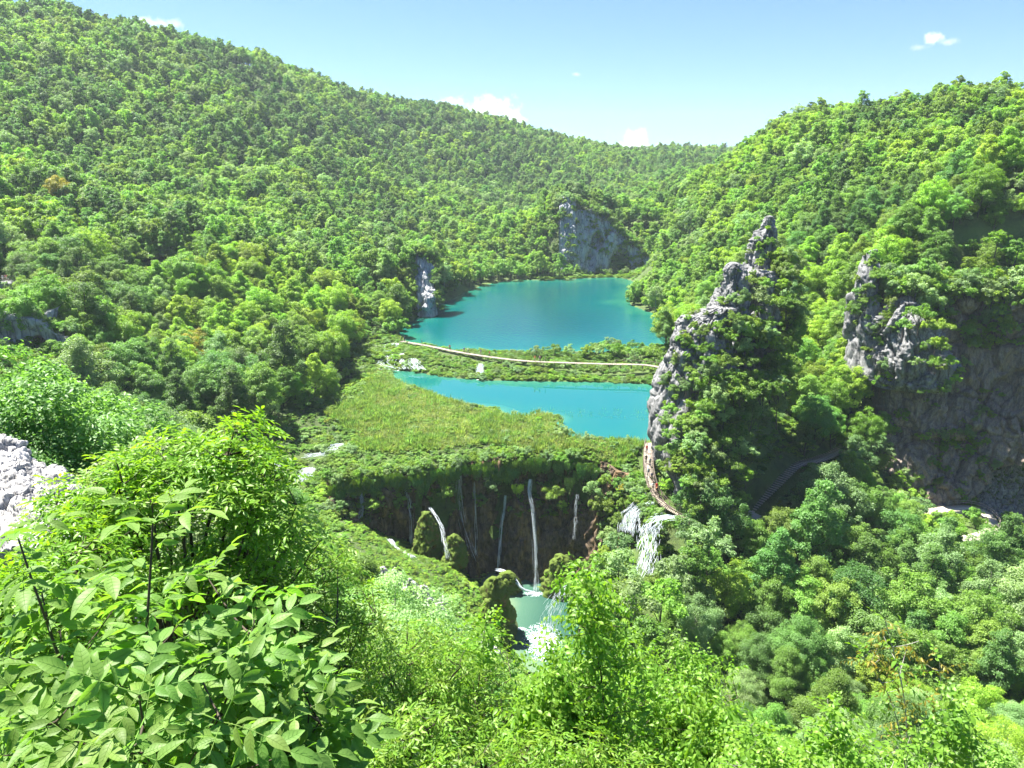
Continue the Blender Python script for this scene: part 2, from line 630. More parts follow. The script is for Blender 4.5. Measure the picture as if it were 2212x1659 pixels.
# back of the spire, the wooded hollow behind the stairs, foot of the right cliff
for q in [(75, 175, 2), (66, 165, -2), (60, 150, -6), (52, 140, -9), (80, 160, -6), (96, 165, -12), (48, 160, 3), (46, 178, 2), (58, 180, 6)]:
    w(*q)
for q in [(44, 140, 6), (50, 150, 10), (36, 124, -9), (44, 122, -12), (60, 130, -16), (75, 135, -19), (95, 148, -20), (110, 155, -19), (122, 158, -17), (104, 160, -15), (140, 160, -12)]:
    w(*q)
for q in [(96, 178, 35), (112, 178, 42), (130, 180, 50), (150, 183, 54), (160, 182, 40), (175, 172, 30), (155, 150, -10)]:
    w(*q)
# foot and brow of the cave cliff beyond the lake, brow of the left shore cliff
for q in [(24, 415, 28), (38, 415, 31), (52, 415, 31), (66, 415, 28), (78, 413, 22), (24, 397, 2), (40, 399, 2.5), (54, 400, 2.5), (70, 399, 2.5), (54, 385, .8), (-40, 288, 15), (-42, 272, 14)]:
    w(*q)
for a in [(-120, 650, 158), (-40, 655, 158), (40, 668, 158), (100, 690, 156), (150, 712, 155), (900, 548, 291), (922, 552, 291), (945, 580, 290), (1225, 430, 420), (1260, 446, 420), (1300, 460, 420), (1350, 510, 418)]:
    g(*a, .5)
# barrier between the lakes, marsh, lip of the falls
for q in [(-40, 236, 6), (-33, 224, .9), (-36, 212, 0), (-14, 209, .8), (7, 201, .6), (42, 197, 1.0), (-20, 203, -1.), (-9, 196, -1.9), (20, 193, -1.9), (38, 191, -1.5), (-42, 205, 1.), (-38, 196, -1.5)]:
    w(*q)
for q in [(-24, 180, -1.8), (-30, 186, -1.8), (-38, 182, -1.2), (-16, 165, -2.1), (-26, 165, -2.3), (-38, 165, -2.2), (-48, 170, 1), (0, 155, -2.2), (-12, 152, -2.9), (-26, 152, -3.4), (-42, 152, -3.3), (-55, 155, 1),
          (10, 145, -3.0), (0, 143, -3.6), (-15, 142, -4.2), (-30, 140, -4.6), (-45, 141, -4.8), (-58, 142, -2), (20, 140, -3.2), (28, 140, -3.0), (24, 130, -6), (-36, 131, -7), (-46, 129, -8), (-56, 126, -6), (-66, 135, 2)]:
    w(*q)
# steps, railed path and lookout terraces lie on the ground
STEPS = [(1612, 1106, 132), (1640, 1078, 135), (1672, 1048, 138.5), (1700, 1020, 142), (1724, 1002, 144.5), (1770, 992, 147), (1816, 972, 151)]
for a in STEPS:
    g(*a, .4)
LOOP = [(1990, 1108), (2050, 1100), (2095, 1098), (2124, 1108), (2141, 1128), (2140, 1148), (2110, 1160), (2075, 1166)]
for a in LOOP:
    p = Pz(*a, -19.5)
    w(p[0], p[1], -19.8)
LOOK1 = [(-120, 612, 192), (-40, 610, 192), (20, 608, 192), (60, 604, 193), (90, 600, 194)]
LOOK2 = [(290, 574, 236), (330, 564, 238), (365, 556, 241), (392, 548, 244)]
LOOK3 = [(396, 522, 262), (412, 518, 263), (430, 514, 265)]
for a in LOOK1 + LOOK2 + LOOK3:
    g(*a, 1.2)
# ground below the viewpoint
for q in [(0, -12, 49), (-20, -6, 48), (14, -6, 46), (40, -8, 36), (80, -10, 26), (-80, -8, 42), (12, 6, 38), (25, 8, 29), (40, 10, 20), (-30, 15, 33), (-45, 18, 28), (70, 15, 8), (-80, 40, 28), (0, .5, 48.0), (-4, 6, 42), (5, 6, 39.5), (-6, 11, 36.5), (6, 11, 32), (0, 20, 24), (16, 20, 22), (-16, 22, 33), (-13, 13, 42), (-20, 15, 44),
          (30, 35, 2), (0, 35, 12), (-20, 40, 20), (-50, 40, 30), (60, 30, 12), (0, 52, -2), (30, 55, -14), (60, 60, -17), (-24, 62, 8), (-46, 78, 12), (-28, 88, -1), (-40, 100, 0), (-70, 95, 14), (-34, 112, -6), (-50, 114, -4),
          (20, 75, -24), (50, 85, -25), (80, 105, -25), (110, 120, -24), (40, 105, -23), (30, 112, -17), (110, 90, -20), (90, 60, -10), (10, 66, -20), (-8, 72, -12), (-16, 88, -10), (22, 92, -25), (34, 95, -25)]:
    w(*q)
G = np.array(G)
_c = 5.0


def _phi(a, b):
    d2 = ((a[:, None, :2] - b[None, :, :2]) ** 2).sum(-1)
    return np.sqrt(d2 + _c * _c)


_A = _phi(G, G)
_n = len(G)
_Pm = np.hstack([np.ones((_n, 1)), G[:, :2]])
_K = np.block([[-_A + 1.5 * np.eye(_n), _Pm], [_Pm.T, np.zeros((3, 3))]])
_sol = np.linalg.lstsq(_K, np.concatenate([G[:, 2], np.zeros(3)]), rcond=None)[0]


def rbf(xy):
    out = np.empty(len(xy))
    for s in range(0, len(xy), 20000):
        q = xy[s:s + 20000]
        out[s:s + 20000] = -_phi(q, G) @ _sol[:_n] + _sol[_n] + q @ _sol[_n + 1:]
    return out


# the amphitheatre the waterfalls drop into
def zxy(px, py, Y):
    return P(px, py, Y)[:2]


GORGE = chaikin([(-32, 127), (-27, 131.5), (-18, 135), (-8, 138.5), (3, 140), (13, 138), (19, 134), (23, 127), (22, 119), (24, 108), (34, 98), (30, 88), (12, 80), (-6, 88), (-14, 96), (-24, 104), (-30, 114)], 2)
GG = np.array([(-29, 126, -13), (-24, 122, -14), (-19, 116, -13.5), (-13, 118, -16), (-24, 111, -10), (-16, 108, -13), (-9, 112, -18), (-5, 108, -21), (-3, 114, -23), (-8, 100, -17), (-3, 98, -22), (0, 104, -26), (-1, 110, -28), (1, 112, -30), (0, 128, -31), (8, 126, -32),
               (14, 122, -30), (-10, 129, -26), (-16, 127, -21), (8, 112, -31), (8, 100, -31), (14, 92, -29), (3, 95, -27), (20, 104, -27), (24, 96, -27), (30, 92, -27), (20, 116, -24), (22, 126, -20), (5, 84, -22), (-12, 92, -14)], float)
_A2 = np.sqrt(((GG[:, None, :2] - GG[None, :, :2]) ** 2).sum(-1) + 9)
_s2 = np.linalg.solve(_A2, GG[:, 2] + 18)


if 0:
    rz_ = rbf(G[:, :2]) - G[:, 2]
    dd_ = np.hypot(*(G[:, None, :2] - G[None, :, :2]).transpose(2, 0, 1)) + np.eye(_n) * 1e9
    sl_ = np.abs(G[:, None, 2] - G[None, :, 2]) / dd_
    for i_, j_ in zip(*np.where(sl_ > 1.3)):
        if i_ < j_:
            print('STEEP', G[i_].round(1), G[j_].round(1), round(sl_[i_, j_], 2))
    print('RES', [(G[k].round(0).tolist(), round(rz_[k], 1)) for k in np.argsort(-np.abs(rz_))[:12]])


def gorge_z(xy):
    return np.sqrt(((xy[:, None] - GG[None, :, :2]) ** 2).sum(-1) + 9) @ _s2 - 18


def ground_raw(xy):
    xy = np.asarray(xy, float)
    z = rbf(xy)
    p3 = np.column_stack([xy, np.zeros(len(xy))])
    dist = np.hypot(xy[:, 0], xy[:, 1])
    z = z + fbm(p3 / 45, 4, 3) * np.clip((dist - 60) / 200, 0, 1) * 5 * smooth(np.abs(xy[:, 0] - 8), 60, 140)
    z = z + fbm(p3 / 7, 3, 8) * .35
    # lakes
    for poly, lz, dp in ((UPPER, UL_Z, 6.), (LOWER, LL_Z, 2.2)):
        m = (xy[:, 0] > poly[:, 0].min() - 40) & (xy[:, 0] < poly[:, 0].max() + 40) & (xy[:, 1] > poly[:, 1].min() - 40) & (xy[:, 1] < poly[:, 1].max() + 40)
        sd = poly_sd(xy[m], poly)
        zz = z[m]
        outer = lz + .25 + np.maximum(zz - lz - .25, 0) * smooth(-sd, 0, 9) + np.minimum(zz - lz - .25, 0) * smooth(-sd, 3, 9)
        inner = lz - .15 - np.minimum(dp, np.maximum(sd, 0) * .45)
        zz = np.where(sd > 0, inner, np.where(sd > -9, outer, zz))
        z[m] = zz
    m = (xy[:, 0] > -50) & (xy[:, 0] < 50) & (xy[:, 1] > 70) & (xy[:, 1] < 150)
    sd = poly_sd(xy[m], GORGE)
    wdt = np.where(xy[m][:, 1] > 119, 1.6, 10.)
    k = smooth((sd + np.where(xy[m][:, 1] > 119, 2.0, 0.)) / wdt, 0, 1)
    z[m] = z[m] * (1 - k) + gorge_z(xy[m]) * k
    return z


GX0, GX1, GY0, GY1, GS = -900, 700, -30, 1400, 2.0
_gx = np.arange(GX0, GX1 + GS, GS)
_gy = np.arange(GY0, GY1 + GS, GS)
_gg = np.stack(np.meshgrid(_gx, _gy), -1).reshape(-1, 2)
_H = ground_raw(_gg).reshape(len(_gy), len(_gx))
print('height grid', time.time() - T0)


def ground(xy):
    xy = np.atleast_2d(np.asarray(xy, float))
    u = np.clip((xy[:, 0] - GX0) / GS, 0, len(_gx) - 1.001)
    v = np.clip((xy[:, 1] - GY0) / GS, 0, len(_gy) - 1.001)
    i, j = u.astype(int), v.astype(int)
    a, b = u - i, v - j
    return _H[j, i] * (1 - a) * (1 - b) + _H[j, i + 1] * a * (1 - b) + _H[j + 1, i] * (1 - a) * b + _H[j + 1, i + 1] * a * b


# ground sheet: a fan of rings round the viewpoint, finest near it
def build_ground():
    na = 520
    ang = np.linspace(R(-75), R(75), na)
    rad = [1.5]
    while rad[-1] < 2300:
        r = rad[-1]
        rad.append(r + max(.5, min(r * .012, 14)) if r < 1200 else r * 1.1)
    rad = np.array(rad)
    A, RR = np.meshgrid(ang, rad)
    X = RR * np.sin(A)
    Y = RR * np.cos(A) - 6
    xy = np.stack([X, Y], -1).reshape(-1, 2)
    xc = xy.copy()
    xc[:, 0] = np.clip(xc[:, 0], GX0, GX1)
    xc[:, 1] = np.clip(xc[:, 1], GY0, GY1)
    z = ground_raw(xc)
    m, n = A.shape
    i = np.arange(m - 1)[:, None] * n
    j = np.arange(n - 1)[None]
    F = np.stack([i + j, i + j + 1, i + n + j + 1, i + n + j], -1).reshape(-1, 4)
    mt, t, o = mat('forest_floor')
    gq = nd(t, 'ShaderNodeNewGeometry')
    n1 = nd(t, 'ShaderNodeTexNoise', Scale=.6, Detail=9., Roughness=.7)
    n2 = nd(t, 'ShaderNodeTexNoise', Scale=.12, Detail=5.)
    t.links.new(gq.outputs['Position'], n1.inputs['Vector'])
    t.links.new(gq.outputs['Position'], n2.inputs['Vector'])
    c = ramp(t, n1.outputs['Fac'], [(.3, (.028, .04, .012)), (.55, (.06, .095, .02)), (.75, (.13, .13, .05))])
    c = mixc(t, ramp(t, n2.outputs['Fac'], [(.45, 0.0), (.6, 1.0)]), c, (.07, .12, .02))
    p = nd(t, 'ShaderNodeBsdfPrincipled')
    p.inputs['Roughness'].default_value = .95
    t.links.new(c, p.inputs['Base Color'])
    b = nd(t, 'ShaderNodeBump', Strength=.8, Distance=.6)
    t.links.new(n1.outputs['Fac'], b.inputs['Height'])
    t.links.new(b.outputs[0], p.inputs['Normal'])
    t.links.new(p.outputs[0], o.inputs[0])
    o_ = obj('ground', mesh_np('ground', np.column_stack([xy, z]), F, [mt], smooth_shade=True))
    tag(o_, 'green brown forest ground of the valley and its slopes', kind='structure')


build_ground()


# ------------------------------------------------------------------ water
def water_mat(name, deep, mid, shallow, d1, d2, bump=.15, scale=1.2, rough=.06):
    m, t, o = mat(name)
    at = nd(t, 'ShaderNodeAttribute', attribute_name='shore')
    gq = nd(t, 'ShaderNodeNewGeometry')
    nw = nd(t, 'ShaderNodeTexNoise', Scale=.07, Detail=4.)
    t.links.new(gq.outputs['Position'], nw.inputs['Vector'])
    ad = nd(t, 'ShaderNodeMath', operation='MULTIPLY_ADD')
    t.links.new(nw.outputs['Fac'], ad.inputs[0])
    ad.inputs[1].default_value = d2 * .7
    sb = nd(t, 'ShaderNodeMath', operation='SUBTRACT')
    t.links.new(at.outputs['Fac'], sb.inputs[0])
    sb.inputs[1].default_value = d2 * .35
    t.links.new(sb.outputs[0], ad.inputs[2])
    mr = nd(t, 'ShaderNodeMapRange')
    t.links.new(ad.outputs[0], mr.inputs['Value'])
    mr.inputs['From Max'].default_value = d2
    c = ramp(t, mr.outputs[0], [(0., shallow), (d1 / d2, mid), (1., deep)])
    p = nd(t, 'ShaderNodeBsdfPrincipled')
    p.inputs['Roughness'].default_value = rough
    p.inputs['IOR'].default_value = 1.33
    t.links.new(c, p.inputs['Base Color'])
    mp = nd(t, 'ShaderNodeMapping')
    mp.inputs['Scale'].default_value = (1, .7, 1)
    t.links.new(gq.outputs['Position'], mp.inputs['Vector'])
    n1 = nd(t, 'ShaderNodeTexNoise', Scale=scale, Detail=4., Roughness=.6)
    t.links.new(mp.outputs[0], n1.inputs['Vector'])
    b = nd(t, 'ShaderNodeBump', Strength=bump, Distance=.25)
    t.links.new(n1.outputs['Fac'], b.inputs['Height'])
    t.links.new(b.outputs[0], p.inputs['Normal'])
    t.links.new(p.outputs[0], o.inputs[0])
    return m


def water(name, poly, z, m, label, step=1.5, margin=2.5):
    x = np.arange(poly[:, 0].min() - 4, poly[:, 0].max() + 4, step)
    y = np.arange(poly[:, 1].min() - 4, poly[:, 1].max() + 4, step)
    X, Y = np.meshgrid(x, y)
    xy = np.stack([X, Y], -1).reshape(-1, 2)
    sd = poly_sd(xy, poly)
    keep = sd > -margin
    mm, n = X.shape
    i = np.arange(mm - 1)[:, None] * n
    j = np.arange(n - 1)[None]
    F = np.stack([i + j, i + j + 1, i + n + j + 1, i + n + j], -1).reshape(-1, 4)
    F = F[keep[F].all(1)]
    used = np.unique(F)
    re = np.full(len(xy), -1)
    re[used] = np.arange(len(used))
    o = obj(name, mesh_np(name, np.column_stack([xy[used], np.full(len(used), z)]), re[F], [m], {'shore': ('POINT', sd[used])}, True))
    tag(o, label, kind='structure')
    return o


water('upper_lake', UPPER, UL_Z, water_mat('water_upper', (.0, .056, .068), (.0, .082, .082), (.015, .13, .085), 9, 34, .6, .9), 'deep turquoise upper lake between wooded slopes')
water('lower_lake', LOWER, LL_Z, water_mat('water_lower', (.004, .095, .092), (.008, .102, .088), (.03, .14, .09), 3, 10, .02, .8, .03), 'pale turquoise lower lake behind the reed bed')
water('gorge_pool', POOL, POOL_Z, water_mat('water_pool', (.030, .080, .060), (.055, .12, .082), (.11, .17, .10), 2, 6, .5, 2.5, .05), 'green plunge pool at the foot of the dark cliff', .8)


# ------------------------------------------------------------------ air
hm, ht, ho = mat('haze_air')
hv = nd(ht, 'ShaderNodeVolumePrincipled')
hv.inputs['Color'].default_value = (.80, .90, 1.0, 1)
hv.inputs['Density'].default_value = .00010
hv.inputs['Anisotropy'].default_value = .2
ht.links.new(hv.outputs[0], ho.inputs['Volume'])
hb = MB()
hb.box((0, 1150, 90), (5200, 2500, 300))
ho_ = hb.build('haze', hm)
tag(ho_, 'thin bluish summer haze over the valley', kind='stuff')


# ------------------------------------------------------------------ rocks
def grid_faces(m, n, close=False):
    i = np.arange(m - 1)[:, None] * n
    j = np.arange(n if close else n - 1)[None]
    return np.stack([i + j, i + n + j, i + n + (j + 1) % n, i + (j + 1) % n], -1).reshape(-1, 4)


def fracture(V, Nn, amp, sc, s, crack=.6, vert=.45):
    """pushes points along Nn: blocky joints, vertical flutes and roughness"""
    q = V / sc
    q = q * np.array([1, 1, vert])
    q = q + .14 * np.stack([fbm(q * 1.5, 2, s + 5), fbm(q * 1.5 + 31, 2, s + 6), fbm(q * 1.5 + 57, 2, s + 7)], -1)
    f1, f2, iv = voro(q, s)
    d = (iv - .5) * 1.7 - crack * np.exp(-((f2 - f1) / .10) ** 2)
    f1, f2, iv2 = voro(q * np.array([2.6, 2.6, 1.9]) + 11, s + 3)
    d = d + (iv2 - .5) * .85 - crack * .55 * np.exp(-((f2 - f1) / .12) ** 2)
    f1, f2, iv3 = voro(q * np.array([6.5, 6.5, 3.6]) + 23, s + 4)
    d = d + (iv3 - .5) * .42 - crack * .2 * np.exp(-((f2 - f1) / .14) ** 2)
    d = d + fbm(V / sc * 2.2, 5, s + 1, .6) * .26
    return V + Nn * (d * amp)[:, None]


def patch_rock(rows, nu, nv, amp, sc, seed, back, crack=.6, vert=.45):
    """rows: [[(px,py,Y) or world xyz ...]] top to bottom; a thick face with a back. returns V,F"""
    C = np.array(rows, float)
    C = np.stack([curve_pts(r, nu) for r in C])
    C = np.stack([curve_pts(C[:, k], nv) for k in range(nu)], 1)
    du = np.gradient(C, axis=1)
    dv = np.gradient(C, axis=0)
    nn = np.cross(du, dv)
    nn /= np.linalg.norm(nn, axis=-1, keepdims=True) + 1e-9
    cdir = -C + np.array([0, 0, CAMZ])
    sgn = np.sign((nn * cdir).sum(-1).mean())
    nn = nn * (sgn if sgn != 0 else 1)
    V = fracture(C.reshape(-1, 3), nn.reshape(-1, 3), amp, sc, seed, crack, vert).reshape(C.shape)
    # ring pushed back for thickness
    bk = -nn * back
    ring = []
    rowT = V[0] + bk[0] + np.array([0, 0, back * .1])
    V2 = np.concatenate([(V[0] + bk[0])[None], V, (V[-1] + bk[-1])[None]], 0)
    e0 = V2[:, :1] + np.concatenate([bk[:1, :1], bk[:, :1], bk[-1:, :1]], 0)
    e1 = V2[:, -1:] + np.concatenate([bk[:1, -1:], bk[:, -1:], bk[-1:, -1:]], 0)
    V2 = np.concatenate([e0, V2, e1], 1)
    m, n = V2.shape[:2]
    F = grid_faces(m, n)
    return V2.reshape(-1, 3), F if sgn < 0 else F[:, ::-1]


def loft_rock(rings, nu, nv, amp, sc, seed, crack=.6, vert=.45):
    """rings: (cx, cy, z, rx, ry) bottom to top -> a closed, fractured stone mass"""
    rings = np.array(rings, float)
    rr = curve_pts(rings, nv)
    an = np.arange(nu) * 2 * math.pi / nu
    rx = np.maximum(rr[:, 3], .05)[:, None]
    ry = np.maximum(rr[:, 4], .05)[:, None]
    V = np.stack([rr[:, 0:1] + rx * np.cos(an), rr[:, 1:2] + ry * np.sin(an), np.repeat(rr[:, 2:3], nu, 1)], -1)
    nn = np.stack([np.repeat(np.cos(an)[None], nv, 0), np.repeat(np.sin(an)[None], nv, 0), np.zeros((nv, nu)) + .15], -1)
    am = amp * np.minimum(1, (np.minimum(rx, ry) / (sc * .5)))
    Vd = fracture(V.reshape(-1, 3), nn.reshape(-1, 3), 1., sc, seed, crack, vert).reshape(V.shape)
    V = V + (Vd - V) * am[:, :, None]
    F = grid_faces(nv, nu, True)[:, ::-1]
    top = V[-1].mean(0) + [0, 0, .3 * amp]
    Vf = np.vstack([V.reshape(-1, 3), top])
    b = (nv - 1) * nu
    F3 = np.array([[b + k, b + (k + 1) % nu, len(Vf) - 1] for k in range(nu)])
    return Vf, [F, F3]


def rock_obj(name, VF, m, label=None, cat=None, parent=None, group=None, kind=None):
    V, F = VF
    o = obj(name, mesh_np(name, V, F, [m], smooth_shade=False), parent)
    if label:
        tag(o, label, cat, group, kind)
    return o


def pp(*pts):
    return [P(*p) for p in pts]


def pring(x0, x1, py, Y, depth):
    a, b = P(x0, py, Y), P(x1, py, Y)
    return ((a[0] + b[0]) / 2, Y + depth, a[2], abs(b[0] - a[0]) / 2, depth)


# grey limestone fin above the boardwalk, built of its separate pinnacles
spire = thing('rock_spire', 'tall craggy grey limestone fin with pinnacles beside the falls boardwalk', 'rock', (0, 0, 0))
parts = [
    ('buttress', [pring(1478, 1580, 1130, 120, 9), pring(1446, 1560, 1060, 123, 9), pring(1430, 1535, 990, 126, 8), pring(1430, 1530, 900, 130, 8), pring(1436, 1525, 845, 132, 7), pring(1450, 1505, 800, 133, 5), pring(1462, 1490, 785, 134, 3)], 187, 153, .9, 5.),
    ('crag', [pring(1470, 1620, 850, 130, 9), pring(1464, 1610, 810, 131, 8), pring(1464, 1600, 770, 132, 7), pring(1474, 1600, 725, 133, 6), pring(1492, 1600, 695, 134, 5), pring(1545, 1600, 668, 135, 3)], 204, 136, 1.0, 4.),
    ('pinnacle', [pring(1540, 1640, 720, 135, 6), pring(1552, 1630, 680, 136, 5), pring(1560, 1625, 650, 137, 4), pring(1574, 1618, 615, 138, 3), pring(1578, 1610, 585, 138, 2), pring(1584, 1602, 570, 138.5, 1.2)], 136, 136, .7, 2.6),
    ('crag', [pring(1570, 1705, 830, 138, 9), pring(1590, 1706, 770, 140, 8), pring(1605, 1706, 710, 141, 7), pring(1600, 1700, 660, 142, 6), pring(1606, 1694, 620, 143, 5), pring(1618, 1685, 590, 144, 4)], 187, 153, 1.0, 4.),
    ('pinnacle', [pring(1615, 1705, 640, 147, 6), pring(1622, 1700, 590, 148, 5), pring(1628, 1694, 545, 149, 4), pring(1645, 1686, 510, 150, 2.5), pring(1654, 1680, 485, 151, 2), pring(1660, 1675, 468, 151, 1)], 136, 153, .8, 3.),
]
for k, (nm, rg, nu, nv, amp, sc) in enumerate(parts):
    rock_obj(nm, loft_rock(rg, nu, nv, amp, sc, 20 + k), M['limestone'], parent=spire)

# right-hand cliff with its overhanging nose
CLSH = 0
cl_r = thing('cliff', 'high shaded brown cliff alcove on the right with overhanging nose of rock', 'cliff')
rows = [pp((1918, 650, 163), (1950, 640, 162), (2000, 640, 162), (2060, 640, 162), (2150, 655, 160), (2260, 640, 154), (2400, 620, 148)),
        pp((1920, 740, 161), (1950, 720, 161), (2000, 720, 162), (2070, 720, 163), (2160, 720, 161), (2270, 710, 155), (2410, 690, 149)),
        pp((1925, 840, 160), (1955, 850, 160), (2000, 850, 160), (2075, 850, 161), (2160, 840, 159), (2270, 830, 153), (2420, 810, 149)),
        pp((1915, 950, 157), (1950, 960, 156), (2005, 960, 156), (2075, 960, 156), (2165, 950, 154), (2275, 940, 150), (2430, 920, 147)),
        pp((1885, 1095, 150), (1935, 1100, 150), (2000, 1100, 151), (2080, 1090, 151), (2170, 1012, 153), (2280, 1000, 150), (2440, 990, 145))]
cliff_top = rows[0]
rock_obj('rock_face', patch_rock(rows, 300, 230, 1.7, 7., 40, 14, .5, .75), M['cliff_dark'], parent=cl_r)
rock_obj('rock_nose', loft_rock([pring(1926, 2092, 850, 155, 6), pring(1920, 2100, 838, 153, 8), pring(1912, 2110, 800, 152, 9), pring(1916, 2080, 760, 153, 9), pring(1926, 2056, 720, 154, 8), pring(1938, 2030, 690, 155, 6), pring(1950, 2000, 655, 157, 4)], 230, 170, 1.7, 6.5, 42), M['limestone'], parent=cl_r)
rock_obj('rock_slab', loft_rock([pring(1845, 1945, 820, 160, 7), pring(1852, 1935, 740, 162, 6), pring(1852, 1925, 680, 163, 5), pring(1862, 1918, 610, 164, 4), pring(1874, 1912, 560, 166, 3), pring(1888, 1904, 540, 166, 1)], 90, 100, .9, 4., 43), M['limestone'], parent=cl_r)

# far cliff with the cave
rows = [pp((1205, 452, 404), (1250, 452, 403), (1290, 455, 404), (1330, 490, 402), (1370, 530, 400), (1410, 545, 398)),
        pp((1208, 500, 398), (1250, 500, 398), (1290, 505, 401), (1330, 520, 400), (1370, 545, 399), (1410, 560, 396)),
        pp((1212, 545, 394), (1250, 545, 395), (1290, 548, 399), (1330, 550, 400), (1372, 562, 398), (1412, 572, 394)),
        pp((1215, 590, 390), (1250, 590, 391), (1290, 590, 396), (1330, 590, 398), (1375, 590, 396), (1415, 590, 392))]
V, F = patch_rock(rows, 110, 80, 1.3, 8., 50, 8, .4, .5)
for (cx, cy, rr, dp) in ((1292, 522, 2.8, 5.5), (1340, 574, 5., 4.5), (1275, 560, 2.5, 3.)):
    q = P(cx, cy, 399)
    dd = np.sqrt(((V[:, 0] - q[0]) / 1.0) ** 2 + ((V[:, 2] - q[2]) / 1.5) ** 2)
    V[:, 1] += dp * smooth(-dd, -rr * 1.4, -rr * .7)
far_cl = thing('cliff', 'far grey cliff with a dark cave mouth above the end of the lake', 'cliff')
rock_obj('rock_face', (V, F), M['limestone_far'], parent=far_cl)
rows = [pp((1208, 425, 402), (1225, 425, 401), (1245, 430, 401)), pp((1210, 490, 396), (1228, 490, 394), (1244, 492, 394)), pp((1208, 560, 392), (1228, 562, 390), (1248, 562, 391))]
rock_obj('rock_rib', patch_rock(rows, 40, 90, 1.0, 4., 51, 5), M['limestone_far'], parent=far_cl)
# shore cliff on the left of the upper lake
lc = thing('cliff', 'small pale cliff rising from the left shore of the upper lake', 'cliff')
rock_obj('rock_face', patch_rock([pp((892, 548, 284), (915, 552, 283), (940, 575, 284)), pp((894, 610, 278), (915, 612, 276), (938, 618, 278)), pp((900, 640, 274), (922, 645, 271), (944, 640, 274)), pp((903, 690, 272), (922, 690, 269), (948, 680, 272))], 50, 90, .9, 4., 55, 6), M['limestone_far'], parent=lc)
# bluish wall among the trees at the left border
lw = thing('cliff', 'shaded blue grey rock wall among trees at the left border', 'cliff')
V, F = patch_rock([pp((-160, 650, 150), (-40, 660, 149), (40, 676, 148), (90, 690, 147), (140, 715, 148)), pp((-160, 720, 150), (-40, 725, 149), (40, 725, 148), (90, 735, 148), (140, 740, 147)), pp((-160, 830, 143), (-40, 830, 142), (40, 820, 141), (90, 810, 141), (140, 790, 142))], 110, 60, .8, 6., 58, 8, .4)
q = P(86, 752, 146)
dd = np.sqrt(((V[:, 0] - q[0]) / 1.0) ** 2 + ((V[:, 2] - q[2]) / 1.3) ** 2)
V[:, 1] += 5 * smooth(-dd, -2.2, -1.0)
V[:, 1] -= 3
rock_obj('rock_face', (V, F), M['limestone_far'], parent=lw)

# dark tufa wall of the amphitheatre behind the falls
wall = thing('waterfall_cliff', 'dark brown tufa cliff in a half circle behind the waterfalls', 'cliff')
cols = [(-34, 128, 122, 119, -5, -17), (-29.5, 130.5, 128, 126, -5, -22), (-22, 133, 133, 131, -5, -26), (-14, 136.5, 137.5, 134, -5.3, -29), (-5, 138.7, 140, 134, -4.8, -30), (4, 139.6, 141, 133, -4.4, -31), (13, 138, 139, 131, -4.2, -31), (20, 134, 133, 127, -4.6, -30), (24.5, 127.5, 126, 122, -6.2, -28)]
cols = [tuple(c) for c in np.column_stack([curve_pts([q[:3] for q in cols], 28), curve_pts([q[3:] for q in cols], 28)])]
cols = [(c[0], c[1], c[2] + 1.1 * math.sin(k * 1.9) + .8 * math.sin(k * 3.7 + 1), c[3] + 1.0 * math.sin(k * 1.3 + 2), c[4] + .35 * math.sin(k * 2.3), c[5]) for k, c in enumerate(cols)]
rows = [[(c[0], c[1] + .3, c[4] + .3) for c in cols], [(c[0], c[1] - .5, c[4] - 1.5) for c in cols], [(c[0], c[2], c[4] - 5) for c in cols], [(c[0] * .96, (c[2] + c[3]) / 2 + 1, (c[4] + c[5]) / 2) for c in cols], [(c[0] * .92, c[3], c[5]) for c in cols]]
rock_obj('rock_face', patch_rock(rows, 330, 160, 1.35, 3.4, 60, 4, .35, .35), M['tufa'], parent=wall)


def mound(name, px0, px1, pyt, pyb, Y, depth, seed, m, label, amp=.6, sc=1.8, nu=60, nv=50, cat='rock', lean=0, group=None, ex=.5):
    zs = np.linspace(0, 1, 6)
    rg = []
    for t in zs:
        k = math.sqrt(max(.03, (1 - t) ** (ex * 2)))
        c = (px0 + px1) / 2 + lean * t
        hw = (px1 - px0) / 2 * k
        rg.append(pring(c - hw, c + hw, pyb + (pyt - pyb) * t, Y + (1 - k) * depth * .4, depth * k))
    return rock_obj(name, loft_rock(rg, nu, nv, amp, sc, seed, .4, .6), m, label, cat, group=group)


mound('mossy_mound', 880, 955, 1112, 1235, 123, 5, 70, M['moss_rock'], 'steep mossy tufa cone with water running down its right side', ex=.62)
mound('mossy_mound', 945, 1010, 1160, 1235, 121, 4, 71, M['moss_rock'], 'low tan and green tufa hump right of the steep mossy cone', .5)
mound('mossy_boulder', 1020, 1116, 1252, 1360, 112, 3.5, 72, M['moss_rock'], 'rounded mossy boulder at the left edge of the plunge pool', .4)
mound('mossy_boulder', 1010, 1100, 1300, 1440, 106, 4, 73, M['moss_rock'], 'long mossy shoulder of rock in front of the plunge pool', .5)
mound('tufa_boulder', 1165, 1262, 1205, 1305, 126, 4, 74, M['moss_rock'], 'brown and green tufa bulge right of the tallest waterfall at pool level', .6)
mound('tufa_boulder', 1060, 1130, 1240, 1290, 127, 3, 75, M['moss_rock'], 'low brown rock that the stream curves over at the cliff foot', .4)
mound('tufa_rock', 1372, 1404, 978, 1030, 139, 2, 77, M['gravel'], 'pale tufa bank beside the top of the falls boardwalk', .3)
